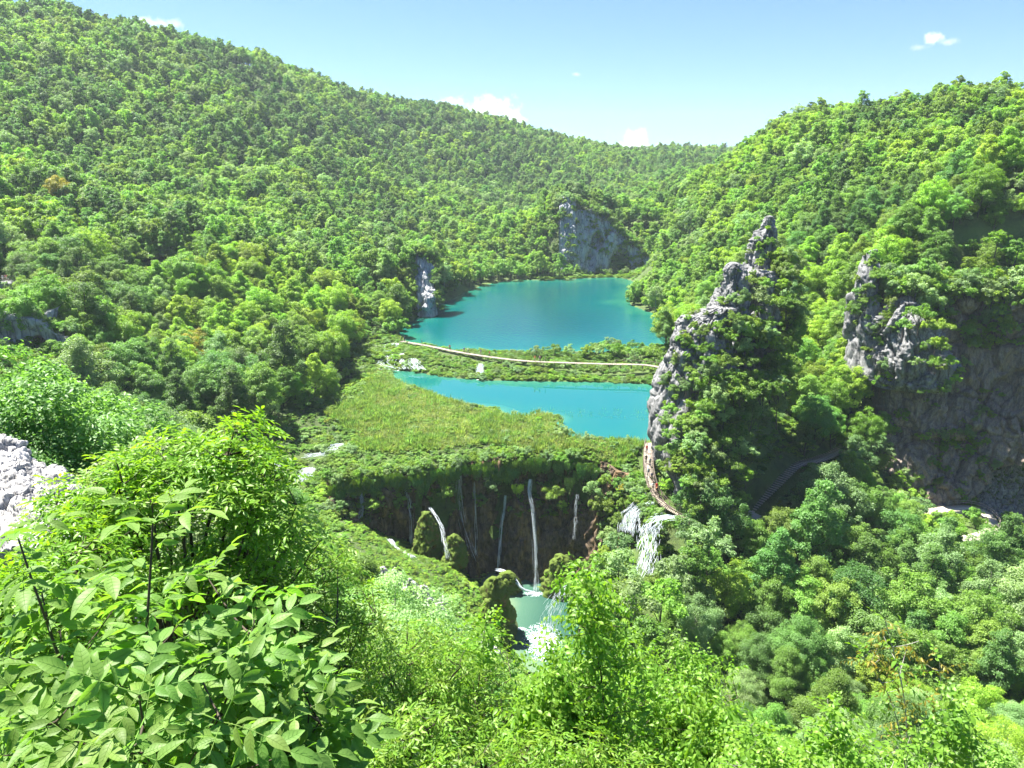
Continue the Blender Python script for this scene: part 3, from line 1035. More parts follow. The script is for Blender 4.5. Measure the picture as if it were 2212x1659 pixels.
WHITE = [(812, 838, 1222, 1245, 99, 'small pale boulder highest in the broken line of rocks'), (838, 862, 1228, 1262, 98, 'second pale boulder below the highest one in the rock line'), (862, 905, 1248, 1290, 97, 'broad pale boulder in the middle of the rock line'),
         (900, 930, 1262, 1300, 96, 'grey boulder split from the broad pale one'), (912, 945, 1290, 1330, 95, 'grey boulder directly above the lowest tall one'), (930, 965, 1300, 1350, 94, 'tall grey boulder at the lower end of the rock line'),
         (950, 962, 1290, 1300, 96, 'little white stone right of the rock line'), (1035, 1062, 1350, 1400, 90, 'white rock showing through bushes left of the pool'), (1060, 1078, 1395, 1425, 88, 'small white rock lowest by the pool bank')]
for k, (a, b, c, d, Y, lb) in enumerate(WHITE):
    mound('limestone_boulder', a - 5, b + 5, c + 4, d + 14, Y, 1.3, 80 + k, M['limestone_white'], lb, .35, .9, 40, 34, group='pale boulders on the grassy ledge')
# bright rock by the viewpoint
fr = thing('limestone_outcrop', 'bright white rugged limestone outcrop at the left edge behind the ash bush', 'rock')
rows = [pp((-260, 860, 16.5), (-120, 880, 16), (0, 934, 15.5), (40, 958, 15.3), (85, 1002, 15.2), (130, 1012, 15.), (170, 1050, 14.8)),
        pp((-260, 930, 15.0), (-120, 950, 14.6), (0, 985, 14.4), (45, 1005, 14.3), (90, 1035, 14.3), (135, 1045, 14.2), (176, 1070, 14.)),
        pp((-260, 1020, 14.0), (-120, 1040, 13.6), (0, 1060, 13.4), (45, 1070, 13.3), (90, 1085, 13.3), (130, 1095, 13.2), (170, 1100, 13.)),
        pp((-260, 1200, 12.4), (-120, 1200, 12.2), (0, 1190, 12.0), (45, 1180, 12), (90, 1170, 12), (125, 1170, 12.), (165, 1160, 12))]
rock_obj('rock_face', patch_rock(rows, 260, 190, .11, .6, 95, 2.5, .6, .7), M['limestone_white'], parent=fr)
print('rocks', time.time() - T0)


# ------------------------------------------------------------------ plants: generators
def unit(v):
    return v / (np.linalg.norm(v, axis=-1, keepdims=True) + 1e-9)


def cards(pos, nrm, tan, ln, wd, fold=.18):
    """leaf sprays: folded rhombi; returns V (4N,3), F (2N,3)"""
    n = len(pos)
    b = np.cross(nrm, tan)
    ln, wd = ln[:, None], wd[:, None]
    V = np.stack([pos - tan * ln * .5, pos + b * wd * .5 + nrm * wd * fold + tan * ln * .05, pos + tan * ln * .5 - nrm * ln * .08, pos - b * wd * .5 + nrm * wd * fold + tan * ln * .05], 1).reshape(-1, 3)
    i = np.arange(n)[:, None] * 4
    F = np.stack([i + [0, 1, 2], i + [0, 2, 3]], 1).reshape(-1, 3)
    return V, F


def crown_mesh(name, seed, m, Rr, H, base, ncl, ncard, size, conical=0., loose=.45, flat=.75):
    """crown of leaf sprays gathered on many clumps; also returns clump centres for the limbs"""
    r = np.random.default_rng(seed)
    cz = (H + base) / 2
    hz = (H - base) / 2
    C, RC = [], []
    tries = 0
    while len(C) < ncl and tries < ncl * 60:
        tries += 1
        d = unit(r.normal(size=3))
        if d[2] < -.55:
            continue
        k = r.uniform(.35, .92) if len(C) > ncl * .25 else r.uniform(.75, .95)
        c = np.array([d[0] * Rr * k, d[1] * Rr * k, d[2] * hz * k])
        sh = 1 - conical * smooth(c[2] / hz, -.6, 1.1)
        c[0] *= sh
        c[1] *= sh
        lob = 1 + .22 * math.sin(3 * math.atan2(c[1], c[0]) + seed) + r.normal() * .06
        c[:2] *= lob
        rc = Rr * r.uniform(.11, .27) * (1 - .3 * conical)
        if C and min(np.linalg.norm(c - q) for q in C) < rc * .5:
            continue
        C.append(c)
        RC.append(rc)
    C, RC = np.array(C), np.array(RC)
    pw = RC ** 2
    idx = r.choice(len(C), ncard, p=pw / pw.sum())
    d = unit(r.normal(size=(ncard, 3)) + unit(C[idx]) * .5 + np.array([0, 0, .45]))
    rad = RC[idx] * (.55 + .5 * r.random(ncard) ** .6)
    stray = r.random(ncard) < loose * .35
    rad = np.where(stray, rad * 1.35, rad)
    pos = C[idx] + d * rad[:, None] * np.array([1, 1, flat])
    nin = int(ncard * .12)
    pos[:nin] = unit(r.normal(size=(nin, 3))) * np.array([Rr * .6, Rr * .6, hz * .75]) * r.random(nin)[:, None] ** .5
    nrm = unit(d * .55 + np.array([0, 0, .9]) + r.normal(size=(ncard, 3)) * .55)
    outw = unit(pos * np.array([1, 1, .25]) + r.normal(size=(ncard, 3)) * Rr * .45)
    tan = unit(outw - nrm * (outw * nrm).sum(1, keepdims=True))
    tan = unit(tan - np.array([0, 0, .2]))
    nrm = unit(nrm - tan * (tan * nrm).sum(1, keepdims=True))
    s = size * r.uniform(.6, 1.35, ncard)
    V, F = cards(pos + [0, 0, cz], nrm, tan, s, s * r.uniform(.42, .7, ncard))
    ct = r.uniform(-.22, .22, len(C))[idx]
    tint = np.clip(.45 + ct + r.normal(size=ncard) * .2 + .2 * stray, 0, 1)
    me = mesh_np(name, V, F, [m], {'tint': ('FACE', np.repeat(tint, 2))})
    return me, C + [0, 0, cz]


def trunk_mesh(name, seed, m, H, base, C, r0, k=7, nlimb=12):
    r = np.random.default_rng(seed)
    b = MB()
    top = np.array([r.normal() * .25, r.normal() * .25, H * .86])
    tr = curve_pts([(0, 0, -1.2), (r.normal() * .15, r.normal() * .15, H * .3), (top[0] * .6, top[1] * .6, H * .6), top], 9)
    b.tube(tr, np.linspace(r0, r0 * .15, 9), k)
    order = r.permutation(len(C))[:nlimb]
    for i in order:
        c = C[i]
        t = np.clip((c[2] - np.hypot(c[0], c[1]) * .9) / (H * .86), .12, .8)
        a = tr[int(t * 8)]
        mid = (a + c) / 2 + np.array([0, 0, -.08 * H * .3]) + r.normal(size=3) * .15
        b.tube(curve_pts([a, mid, c], 5), np.linspace(r0 * .42, r0 * .06, 5), 4)
    return b.mesh(name, [m], True)


# three levels of detail, by distance from the viewpoint
PROTO = {'near': [], 'mid': [], 'far': []}
spec = {
    'near': (120, 46000, .155), 'mid': (80, 15000, .27), 'far': (46, 4600, .47)}
kinds = {
    'near': ['mid', 'grey', 'yellow', 'mid', 'grey', 'dark'],
    'mid': ['mid', 'mid', 'yellow', 'yellow', 'dark', 'grey', 'dark', 'gold'],
    'far': ['mid', 'mid', 'yellow', 'dark', 'grey', 'dark', 'mid']}
for lod, (ncl, nc, sz) in spec.items():
    for k, kd in enumerate(kinds[lod]):
        sd = 100 + k * 7 + {'near': 0, 'mid': 300, 'far': 600}[lod]
        r = np.random.default_rng(sd)
        con = [0., .25, .1, .5, 0., .35, .6, .1][k]
        Rr, Hh = r.uniform(3.7, 4.6), r.uniform(10.5, 13.0) + con * 3
        base = Hh * .12
        cm, C = crown_mesh('crown', sd, M['leaf_' + kd], Rr, Hh, base, ncl, nc, sz, con)
        tm = trunk_mesh('trunk', sd + 1, M['bark'] if kd != 'grey' else M['bark_pale'], Hh, base, C, .2, 7 if lod != 'far' else 5, {'near': 26, 'mid': 14, 'far': 5}[lod])
        PROTO[lod].append(dict(crown=cm, trunk=tm, R=Rr, H=Hh, kind=kd))
print('protos', time.time() - T0)

# ------------------------------------------------------------------ where trees may not stand in front of
def in_poly_px(px, py, poly):
    return poly_sd(np.column_stack([px, py]), poly) > 0


KEEP = [
    ([(868, 708), (905, 684), (985, 640), (1050, 618), (1100, 609), (1335, 605), (1335, 640), (1330, 655), (1350, 670), (1395, 690), (1398, 740), (1390, 752), (1100, 765), (868, 738)], 420),
    ([(795, 780), (870, 738), (1100, 765), (1440, 785), (1435, 830), (1420, 950), (1400, 1125), (1330, 1160), (1215, 1200), (1210, 1290), (1190, 1400), (1110, 1400), (960, 1345), (800, 1235), (700, 1130), (600, 1040), (590, 975), (640, 935), (740, 870)], 215),
    ([(1430, 830), (1465, 795), (1474, 700), (1560, 660), (1590, 568), (1640, 520), (1665, 465), (1690, 560), (1702, 700), (1640, 780), (1560, 800), (1530, 840), (1500, 850), (1450, 1000), (1430, 1000)], 150),
    ([(1862, 640), (1885, 530), (1910, 560), (1914, 700), (1935, 690), (2040, 690), (2085, 800), (2120, 700), (2400, 670), (2400, 1060), (2212, 1070), (2080, 1090), (1950, 1060), (1925, 900), (1870, 740)], 178),
    ([(1225, 430), (1250, 460), (1300, 465), (1345, 520), (1380, 560), (1400, 590), (1300, 596), (1215, 560)], 415),
    ([(902, 590), (912, 560), (938, 610), (942, 660), (905, 672)], 280),
    ([(0, 695), (30, 690), (120, 725), (75, 775), (50, 785), (0, 760)], 148),
    ([(1612, 1105), (1640, 1080), (1720, 995), (1815, 970), (1822, 985), (1735, 1015), (1640, 1105)], 160),
    ([(2060, 1100), (2145, 1095), (2155, 1150), (2100, 1165), (2060, 1130)], 150),
    ([(-100, 585), (42, 592), (42, 618), (-100, 618)], 190),
    ([(300, 548), (388, 536), (388, 556), (300, 572)], 235),
    ([(405, 500), (428, 500), (428, 522), (405, 522)], 260),
    ([(1385, 955), (1425, 955), (1430, 1060), (1490, 1110), (1480, 1125), (1400, 1085)], 150),
    ([(1350, 1060), (1400, 1060), (1445, 1120), (1440, 1160), (1420, 1240), (1385, 1240), (1395, 1150), (1350, 1150)], 125),
    ([(1220, 1150), (1350, 1140), (1350, 1180), (1215, 1210)], 100),
]
NOTREE_W = [chaikin([(-44, 238), (-30, 222), (50, 204), (48, 180), (42, 150), (30, 138), (26, 124), (28, 119), (17, 116), (15, 100), (8, 88), (2, 86), (-8, 86), (-22, 98), (-30, 108), (-52, 122), (-60, 132), (-56, 142), (-44, 165), (-44, 190), (-46, 210)], 1),
            chaikin([(34, 120), (38, 165), (60, 168), (62, 150), (56, 135), (44, 122)], 1),
            chaikin([(100, 150), (102, 166), (150, 166), (174, 156), (150, 136), (112, 138)], 1)]


def make_sites():
    sites = []
    r = np.random.default_rng(11)
    bands = [(22, 100, 4.9), (100, 230, 5.2), (230, 420, 5.4), (420, 1150, 6.0)]
    for (y0, y1, s) in bands:
        hx = y1 * .82 + 12
        X, Y = np.meshgrid(np.arange(-hx, hx, s), np.arange(y0, y1, s))
        xy = np.stack([X, Y], -1).reshape(-1, 2)
        xy[:, 0] += (np.round((xy[:, 1] - y0) / s) % 2) * s * .5
        xy = xy + r.uniform(-.42, .42, xy.shape) * s
        d = np.hypot(xy[:, 0], xy[:, 1])
        xy = xy[(np.abs(xy[:, 0]) < xy[:, 1] * .80 + 14)]
        z = ground(xy)
        sc = r.normal(1.0, .25 if s < 5.3 else .16, len(xy)).clip(.5, 1.65) * {4.9: .80, 5.2: .86, 5.4: .88, 6.0: .90}[s]
        sites.append(np.column_stack([xy, z, sc]))
    S = np.concatenate(sites)
    ok = (poly_sd(S[:, :2], UPPER) < -1.0) & (poly_sd(S[:, :2], LOWER) < -2) & ((poly_sd(S[:, :2], GORGE) < 1) | ((S[:, 0] > 16) & (S[:, 1] < 117)))
    for p in NOTREE_W:
        ok &= poly_sd(S[:, :2], p) < 0
    S = S[ok]
    # small trees round the falls, along shores
    Hh = 10.5 * S[:, 3]
    Rr = 4.0 * S[:, 3]
    base = S[:, :3]
    px, py, dep = project(base + np.array([0, 0, 1]) * Hh[:, None] * .55)
    tx, ty, _ = project(base + np.array([0, 0, 1]) * Hh[:, None])
    rp = Rr * FPX / dep
    ok = (dep > 5) & (px > -rp - 250) & (px < 2212 + rp + 250) & (ty < 1659 + 260)
    for poly, Yl in KEEP:
        poly = np.array(poly, float)
        m = S[:, 1] < Yl
        hit = np.zeros(len(S), bool)
        for (ax, ay) in ((0, 0), (-.85, 0), (.85, 0), (0, -1), (0, 1.25), (-.6, -.7), (.6, -.7), (.6, .8), (-.6, .8)):
            hit |= in_poly_px(px + ax * rp, py + ay * (ty * 0 + (py - ty)), poly)
        ok &= ~(m & hit)
    S = S[ok]
    # hidden behind a crest: march from the viewpoint to the tree top over ground + 5 m of canopy
    top = S[:, :3] + np.array([0, 0, 1]) * (10.5 * S[:, 3])[:, None]
    eye = np.array([0, 0, CAMZ])
    hid = np.zeros(len(S), bool)
    for t in np.linspace(.12, .97, 70):
        q = eye + (top - eye) * t
        hid |= (ground(q[:, :2]) + np.where(t < .9, 4.0, 0) > q[:, 2]) & (q[:, 1] > 35)
    return S[~hid]


S = make_sites()
print('sites', len(S), time.time() - T0)
rr_ = np.random.default_rng(5)
dist = np.hypot(S[:, 0], S[:, 1])
lodn = np.where(dist < 105, 0, np.where(dist < 260, 1, 2))
LN = ['near', 'mid', 'far']
fld = fbm(np.column_stack([S[:, :2] / 38, np.zeros(len(S))]), 3, 77) + rr_.normal(size=len(S)) * .55
far_up = smooth(S[:, 1] - S[:, 0] * .6, 420, 640)          # beech gives way to darker wood up the mountain
pick = np.zeros(len(S), int)
for i in range(len(S)):
    lod = LN[lodn[i]]
    f = fld[i] - far_up[i] * .55
    if S[i, 0] > 25 and 120 < S[i, 1] < 320:
        f += .1
    if lod == 'near':
        u = rr_.random()
        want = 'grey' if u < .42 else ('yellow' if f > .35 else ('dark' if f < -.75 else 'mid'))
    else:
        want = 'yellow' if f > .42 else ('dark' if f < -.62 else ('grey' if rr_.random() < .12 else 'mid'))
    c = [k for k, q in enumerate(PROTO[lod]) if q['kind'] == want]
    pick[i] = c[rr_.integers(len(c))]
rz = rr_.uniform(0, 6.283, len(S))
tilt = rr_.normal(size=(len(S), 2)) * .05

# golden-leaved single trees among the green on the left
for (px, py, Y) in ((135, 500, 262), (388, 690, 176), (410, 665, 182)):
    q = P(px, py, Y)
    i = np.argmin(np.hypot(S[:, 0] - q[0], S[:, 1] - q[1]))
    if lodn[i] == 1:
        pick[i] = 7
    else:
        lodn[i] = 1
        pick[i] = 7

# which 300 show largest: paint discs far to near into a small buffer
BW, BH = 553, 415
buf = np.full((BH, BW), -1, int)
zb = np.full((BH, BW), 1e9)
# ground/rock occlusion is ignored here; make_sites already dropped what lies behind a crest
Rr = 4.0 * S[:, 3]
Hh = 10.5 * S[:, 3]
cx, cy, dep = project(S[:, :3] + np.array([0, 0, 1]) * (Hh * .6)[:, None])
for i in np.argsort(-dep):
    a = Rr[i] * FPX / dep[i] / 4
    b = Hh[i] * .42 * FPX / dep[i] / 4
    x0, y0 = cx[i] / 4, cy[i] / 4
    xa, xb, ya, yb = int(max(0, x0 - a)), int(min(BW, x0 + a + 1)), int(max(0, y0 - b)), int(min(BH, y0 + b + 1))
    if xa < xb and ya < yb:
        yy, xx = np.mgrid[ya:yb, xa:xb]
        mk = ((xx - x0) / a) ** 2 + ((yy - y0) / b) ** 2 < 1
        buf[ya:yb, xa:xb][mk] = i
seen = np.bincount(buf[buf >= 0], minlength=len(S))
order = np.argsort(-seen)
single = set(order[:296].tolist())
# every variety must have at least one individual to share its mesh with the forest
for li, lod in enumerate(LN):
    for k in range(len(PROTO[lod])):
        c = [i for i in order if lodn[i] == li and pick[i] == k]
        if c and not any(i in single for i in c):
            single.add(c[0])

COLN = {'mid': 'mid green', 'yellow': 'bright yellow-green', 'dark': 'dark green', 'grey': 'pale grey-green', 'gold': 'golden yellow'}


def where(i):
    x, y, px, py = S[i, 0], S[i, 1], cx[i], cy[i]
    if y > 420:
        return 'high on the mountain behind the left slope' if px < 1000 else 'on the far ridge beyond the upper lake'
    if px > 1480 and py > 1090:
        if py > 1450:
            return 'at the bottom edge below the viewpoint' if px < 1900 else 'in the bottom right corner'
        return 'below the stone steps' if px < 1760 else ('between the steps and the curved railed path' if px < 2040 else 'below the curved railed path')
    if py > 1090:
        return 'right of the plunge pool' if px > 1180 else 'below the viewpoint left of the pool'
    if px > 1700 and y < 200:
        return 'between the rock spire and brown cliff' if px < 1930 else 'on the shaded brown cliff'
    if x > 20 and y < 200:
        return 'beside the grey rock spire'
    if x > 20 and y < 330:
        return 'on the right hill above the upper lake' if px < 1700 else 'on the right hill above the brown cliff'
    if x > 20 and px > 1480:
        return 'along the skyline of the right hill'
    if y > 330:
        return 'on the far shore beside the cave cliff' if px < 1260 else 'above the cave cliff'
    if px > 800:
        return 'on the left shore of the upper lake'
    if px > 560:
        return 'on the left bank above the reed marsh' if y < 200 else 'on the left slope above the lake corner'
    if py < 590:
        return 'on the left slope above the lookout railings'
    if py < 760:
        return 'between railings and rock wall on the left'
    return 'below the shaded rock wall at left'


src = {}
ORD = ['first', 'second', 'third', 'fourth', 'fifth', 'sixth', 'seventh', 'eighth', 'ninth', 'tenth', 'eleventh', 'twelfth', 'thirteenth', 'fourteenth', 'fifteenth']
fam = {}
for i in sorted(single):
    s_ = S[i, 3]
    q = PROTO[LN[lodn[i]]][pick[i]]
    size = 'tall' if s_ > 1.1 else ('small' if s_ < .8 else 'full')
    fam.setdefault((size, COLN[q['kind']], where(i)), []).append(i)
tree_label = {}
for (size, col_, wh_), mem in fam.items():
    mem = sorted(mem, key=lambda k: cx[k])
    for n_, i in enumerate(mem):
        if len(mem) == 1:
            tree_label[i] = f'{size} {col_} tree {wh_}'
        elif len(mem) == 2:
            tree_label[i] = f"{['left', 'right'][n_]} one of two {size} {col_} trees {wh_}"
        elif n_ == 0 or n_ == len(mem) - 1:
            tree_label[i] = f"{'leftmost' if n_ == 0 else 'rightmost'} of the {size} {col_} trees {wh_}"
        elif n_ < len(mem) / 2:
            tree_label[i] = f'{ORD[n_]} from left, {size} {col_} tree {wh_}'
        else:
            tree_label[i] = f'{ORD[len(mem) - 1 - n_]} from right, {size} {col_} tree {wh_}'
for i in sorted(single):
    q = PROTO[LN[lodn[i]]][pick[i]]
    s_ = s = S[i, 3]
    root = thing('broadleaf_tree', tree_label[i], 'tree', tuple(S[i, :3]), rz[i], 'broadleaf trees ' + where(i))
    root.rotation_euler = (tilt[i, 0], tilt[i, 1], rz[i])
    root.scale = (s, s, s)
    c = obj('crown', q['crown'], root)
    t = obj('trunk', q['trunk'], root)
    src.setdefault((lodn[i], pick[i]), (c, t))


# ---- one object for a mass of plants: points that carry their source, turn and size
def scatter(name, sources, pts, which, rot, sca, label=None, parent=None, kind='stuff'):
    """sources: list of tuples of objects whose meshes form one plant"""
    me = bpy.data.meshes.new(name)
    me.vertices.add(len(pts))
    me.vertices.foreach_set('co', np.asarray(pts, np.float32).ravel())
    a = me.attributes.new('which', 'INT', 'POINT')
    a.data.foreach_set('value', np.asarray(which, np.int32))
    a = me.attributes.new('turn', 'FLOAT_VECTOR', 'POINT')
    a.data.foreach_set('vector', np.asarray(rot, np.float32).ravel())
    a = me.attributes.new('size', 'FLOAT_VECTOR', 'POINT')
    sca = np.asarray(sca, np.float32)
    if sca.ndim == 1:
        sca = np.repeat(sca[:, None], 3, 1)
    a.data.foreach_set('vector', sca.ravel())
    o = obj(name, me, parent)
    tr = bpy.data.node_groups.new(name, 'GeometryNodeTree')
    tr.interface.new_socket('Geometry', in_out='INPUT', socket_type='NodeSocketGeometry')
    tr.interface.new_socket('Geometry', in_out='OUTPUT', socket_type='NodeSocketGeometry')
    gi, go = tr.nodes.new('NodeGroupInput'), tr.nodes.new('NodeGroupOutput')
    iop = tr.nodes.new('GeometryNodeInstanceOnPoints')
    iop.inputs['Pick Instance'].default_value = True
    top = tr.nodes.new('GeometryNodeJoinGeometry')
    for s_ in reversed(sources):
        j = tr.nodes.new('GeometryNodeJoinGeometry')
        for ob in s_:
            oi = tr.nodes.new('GeometryNodeObjectInfo')
            oi.inputs['Object'].default_value = ob
            oi.transform_space = 'ORIGINAL'
            tr.links.new(oi.outputs['Geometry'], j.inputs[0])
        gti = tr.nodes.new('GeometryNodeGeometryToInstance')
        tr.links.new(j.outputs[0], gti.inputs[0])
        tr.links.new(gti.outputs[0], top.inputs[0])

    def named(nm, typ):
        n = tr.nodes.new('GeometryNodeInputNamedAttribute')
        n.data_type = typ
        n.inputs['Name'].default_value = nm
        return [x for x in n.outputs if x.enabled][0]
    tr.links.new(gi.outputs[0], iop.inputs['Points'])
    tr.links.new(top.outputs[0], iop.inputs['Instance'])
    tr.links.new(named('which', 'INT'), iop.inputs['Instance Index'])
    e = tr.nodes.new('FunctionNodeEulerToRotation')
    tr.links.new(named('turn', 'FLOAT_VECTOR'), e.inputs[0])
    tr.links.new(e.outputs[0], iop.inputs['Rotation'])
    tr.links.new(named('size', 'FLOAT_VECTOR'), iop.inputs['Scale'])
    tr.links.new(iop.outputs[0], go.inputs[0])
    md = o.modifiers.new('scatter', 'NODES')
    md.node_group = tr
    tag(o, label, kind=kind)
    return o


keys = sorted(src)
kidx = {k: n for n, k in enumerate(keys)}
rest = np.array([i for i in range(len(S)) if i not in single])
fallback = {}
wh = np.array([kidx.get((lodn[i], pick[i]), 0) for i in rest])
scatter('forest', [src[k] for k in keys], S[rest, :3], wh, np.column_stack([tilt[rest], rz[rest]]), S[rest, 3], 'closed broadleaf forest covering the mountain and both slopes')
print('forest', len(rest), time.time() - T0)


# ------------------------------------------------------------------ shrubs, reeds, moss
def shrub_protos():
    out = []
    for k, (kd, Rr, Hh, nc, sz, cl) in enumerate([('shrub', 1.25, 1.9, 2200, .16, 22), ('mid', 1.1, 1.6, 2000, .15, 20), ('yellow', 1.0, 1.5, 1800, .15, 18), ('grey', 1.3, 2.2, 2300, .15, 24), ('shrub', 1.5, 1.3, 2200, .16, 24), ('gold', .8, 1.2, 400, .2, 8)]):
        mk = M['leaf_' + kd]
        cm, C = crown_mesh('foliage', 900 + k, mk, Rr, Hh, .1, cl, nc, sz, 0., .5, .7)
        tm = trunk_mesh('stem', 950 + k, M['bark'], Hh, .1, C, .05, 4, 6)
        out.append((cm, tm, kd))
    return out


SH = shrub_protos()


def shrub(px, py, Y, s, k, label, group=None, cat='shrub', z=None, name='shrub'):
    p = P(px, py, Y)
    root = thing(name, label, cat, tuple(p), random.uniform(0, 6.28), group)
    root.scale = (s, s, s)
    a = obj('foliage', SH[k][0], root)
    b = obj('stem', SH[k][1], root)
    return (a, b)


SRC = {}
KCOL = ['fresh green', 'mid green', 'yellow-green', 'grey-green', 'spreading green', 'yellow-flowering']
# bushes on the strip of land between the two lakes
BAR = [(1160, 772, 1.6, 3), (1195, 768, 1.9, 0), (1228, 768, 1.5, 3), (1262, 768, 1.7, 2), (1295, 768, 1.5, 3), (1325, 768, 2.0, 0), (1358, 768, 1.6, 1), (1385, 772, 1.7, 2), (1180, 776, 1.2, 1), (1245, 778, 1.2, 4), (1310, 778, 1.2, 0), (1370, 778, 1.3, 3)]
for j, (px, py, s, k) in enumerate(BAR):
    q = Pz(px, py, .5)
    SRC.setdefault(k, shrub(px, py, q[1] + .0, s, k, f"{KCOL[k]} bush number {j + 1} from the left on the strip between the lakes" if 0 else
                            f"{KCOL[k]} bush on the strip between the lakes, {['above the red-clad walker', 'beside the walkers', 'in the left half', 'left of the middle', 'near the middle', 'right of the middle', 'in the right half', 'nearest the rock spire', 'behind the walkway start', 'in front of taller bushes', 'low in the right half', 'low next to the spire'][j]}",
                            'bushes between the two lakes'))
# bushes growing out of the spire and cliffs
SPB = [(1448, 870, 129, 1.5, 1), (1475, 905, 125, 1.6, 0), (1462, 960, 122, 1.5, 3), (1500, 985, 121, 1.9, 0), (1530, 930, 124, 1.7, 4), (1560, 885, 127, 1.7, 3), (1490, 860, 129, 1.2, 2), (1545, 850, 129, 1.8, 3), (1585, 840, 131, 1.8, 0),
       (1500, 800, 129, 1.5, 1), (1530, 790, 129, 1.7, 3), (1560, 770, 130, 1.6, 0), (1515, 745, 130, .9, 2), (1590, 770, 131, 1.4, 1), (1610, 740, 133, 1.5, 3), (1580, 720, 133, 1.1, 0), (1640, 730, 135, 1.5, 1), (1660, 690, 137, 1.4, 0), (1615, 690, 136, 1.2, 2),
       (1600, 645, 136, .9, 3), (1640, 630, 140, 1.8, 3), (1670, 640, 140, 1.6, 0), (1690, 600, 142, 1.5, 2), (1625, 590, 144, 1.5, 4), (1640, 555, 147, 1.3, 2), (1690, 560, 147, 1.6, 0), (1640, 520, 149, .8, 2), (1700, 640, 140, 1.7, 1), (1550, 700, 131, .7, 0),
       (1500, 1040, 117, 1.8, 1), (1545, 1030, 118, 2.0, 0), (1575, 980, 122, 1.8, 4), (1540, 975, 120, 1.6, 3), (1600, 1060, 121, 1.8, 1), (1590, 920, 127, 1.9, 0), (1620, 880, 130, 2.0, 3), (1500, 1085, 115, 1.6, 0), (1560, 1085, 117, 1.9, 2),
       (1445, 930, 123, 1.2, 0), (1490, 935, 123, 1.6, 2), (1510, 880, 126, 1.5, 1), (1475, 985, 120, 1.7, 0), (1520, 1010, 119, 1.8, 3), (1530, 1060, 117, 1.7, 1), (1610, 1010, 122, 1.9, 2), (1565, 940, 124, 1.8, 0), (1600, 960, 125, 1.8, 3),
       (1545, 810, 128, 1.3, 2), (1480, 830, 129, 1.0, 3), (1570, 800, 129, 1.5, 1), (1625, 770, 132, 1.5, 0), (1650, 830, 132, 2.0, 1), (1680, 760, 136, 2.0, 0), (1680, 860, 134, 2.2, 3), (1690, 800, 137, 2.2, 1), (1630, 660, 138, 1.0, 0), (1655, 600, 142, 1.4, 1), (1535, 765, 129, 1.0, 4), (1440, 900, 127, .9, 3), (1458, 850, 129, .8, 2), (1438, 960, 122, 1.0, 4), (1456, 925, 123, .9, 1), (1490, 790, 130, .8, 4), (1480, 720, 131, .6, 2), (1505, 715, 131, .7, 0), (1460, 1000, 119.5, 1.2, 2), (1482, 1030, 117, 1.3, 1)]
_adj = ['clinging to', 'rooted on', 'growing from', 'leaning off']
for j, (px, py, Y, s, k) in enumerate(SPB):
    zone = ('the spire tip' if py < 560 else 'the upper pinnacles' if py < 680 else 'the crags halfway up the spire' if py < 810 else 'the lower spire flank' if py < 940 else 'the spire foot above the boardwalk')
    side = 'left' if px < 1500 else ('middle' if px < 1600 else 'right')
    r_ = shrub(px, py + 18 * s, Y, s, k, f"{'large' if s > 1.55 else 'small'} {KCOL[k]} shrub, {side} of {zone}", 'shrubs growing on the rock spire')
    SRC.setdefault(k, r_)
CLB = [(1985, 668, 151, 2.2, 0), (2010, 640, 158, 2.2, 3), (1950, 690, 149, 1.6, 1), (1975, 610, 159, 2.4, 3), (2030, 690, 151, 1.8, 4), (2032, 730, 149, 1.8, 2), (2052, 770, 148, 1.7, 2), (2022, 770, 147, 1.5, 4), (2062, 810, 147, 1.3, 2), (2020, 730, 146, 1.4, 2),
       (1880, 560, 166, 1.4, 1), (1905, 600, 165, 1.3, 0), (1840, 830, 163, 2.6, 1), (2000, 560, 163, 2.6, 1), (2060, 610, 165, 2.2, 3), (2100, 640, 165, 2., 3), (2180, 600, 163, 2.4, 1), (2110, 560, 165, 2.5, 0), (2190, 520, 163, 2.6, 1), (2150, 500, 165, 2.6, 2)]
for j, (px, py, Y, s, k) in enumerate(CLB):
    zone = ('hanging over the nose of the brown cliff' if py > 700 and px > 2000 else 'on top of the overhanging rock nose' if 1940 < px < 2040 and py > 600 else 'on the pale slab left of the rock nose' if px < 1940 else 'on the brow of the brown cliff')
    SRC.setdefault(k, shrub(px, py + 14 * s, Y, s, k, f"{'broad' if s > 1.9 else 'small'} {KCOL[k]} shrub {zone}", 'shrubs growing on the brown cliff'))
PB = [(1290, 1240, 100, 2.6, 0), (1335, 1250, 98, 2.8, 3), (1300, 1310, 92, 2.8, 1), (1365, 1325, 90, 3.0, 3), (1425, 1310, 92, 3.0, 0), (1450, 1255, 98, 2.6, 3), (1490, 1210, 104, 2.8, 1), (1250, 1330, 90, 2.2, 3), (1340, 1190, 106, 2.0, 3), (1310, 1200, 104, 1.8, 2), (1262, 1275, 97, 1.9, 0), (1480, 1160, 110, 2.2, 3), (1530, 1180, 106, 2.8, 3), (1390, 1380, 84, 3.0, 1), (1300, 1390, 82, 2.8, 0)]
for j, (px, py, Y, s, k) in enumerate(PB):
    zone = 'hiding the start of the bursting waterfall' if px < 1300 and py < 1300 else ('right of the plunge pool' if px < 1400 else ('just below the broad white cascade' if px < 1460 else 'below the boardwalk end'))
    r_ = shrub(px, py + 8 * s, Y, s, k, f"{'tall' if s > 2.5 else 'low'} {KCOL[k]} willow bush {zone}", 'willow bushes round the pool', name='willow_bush')
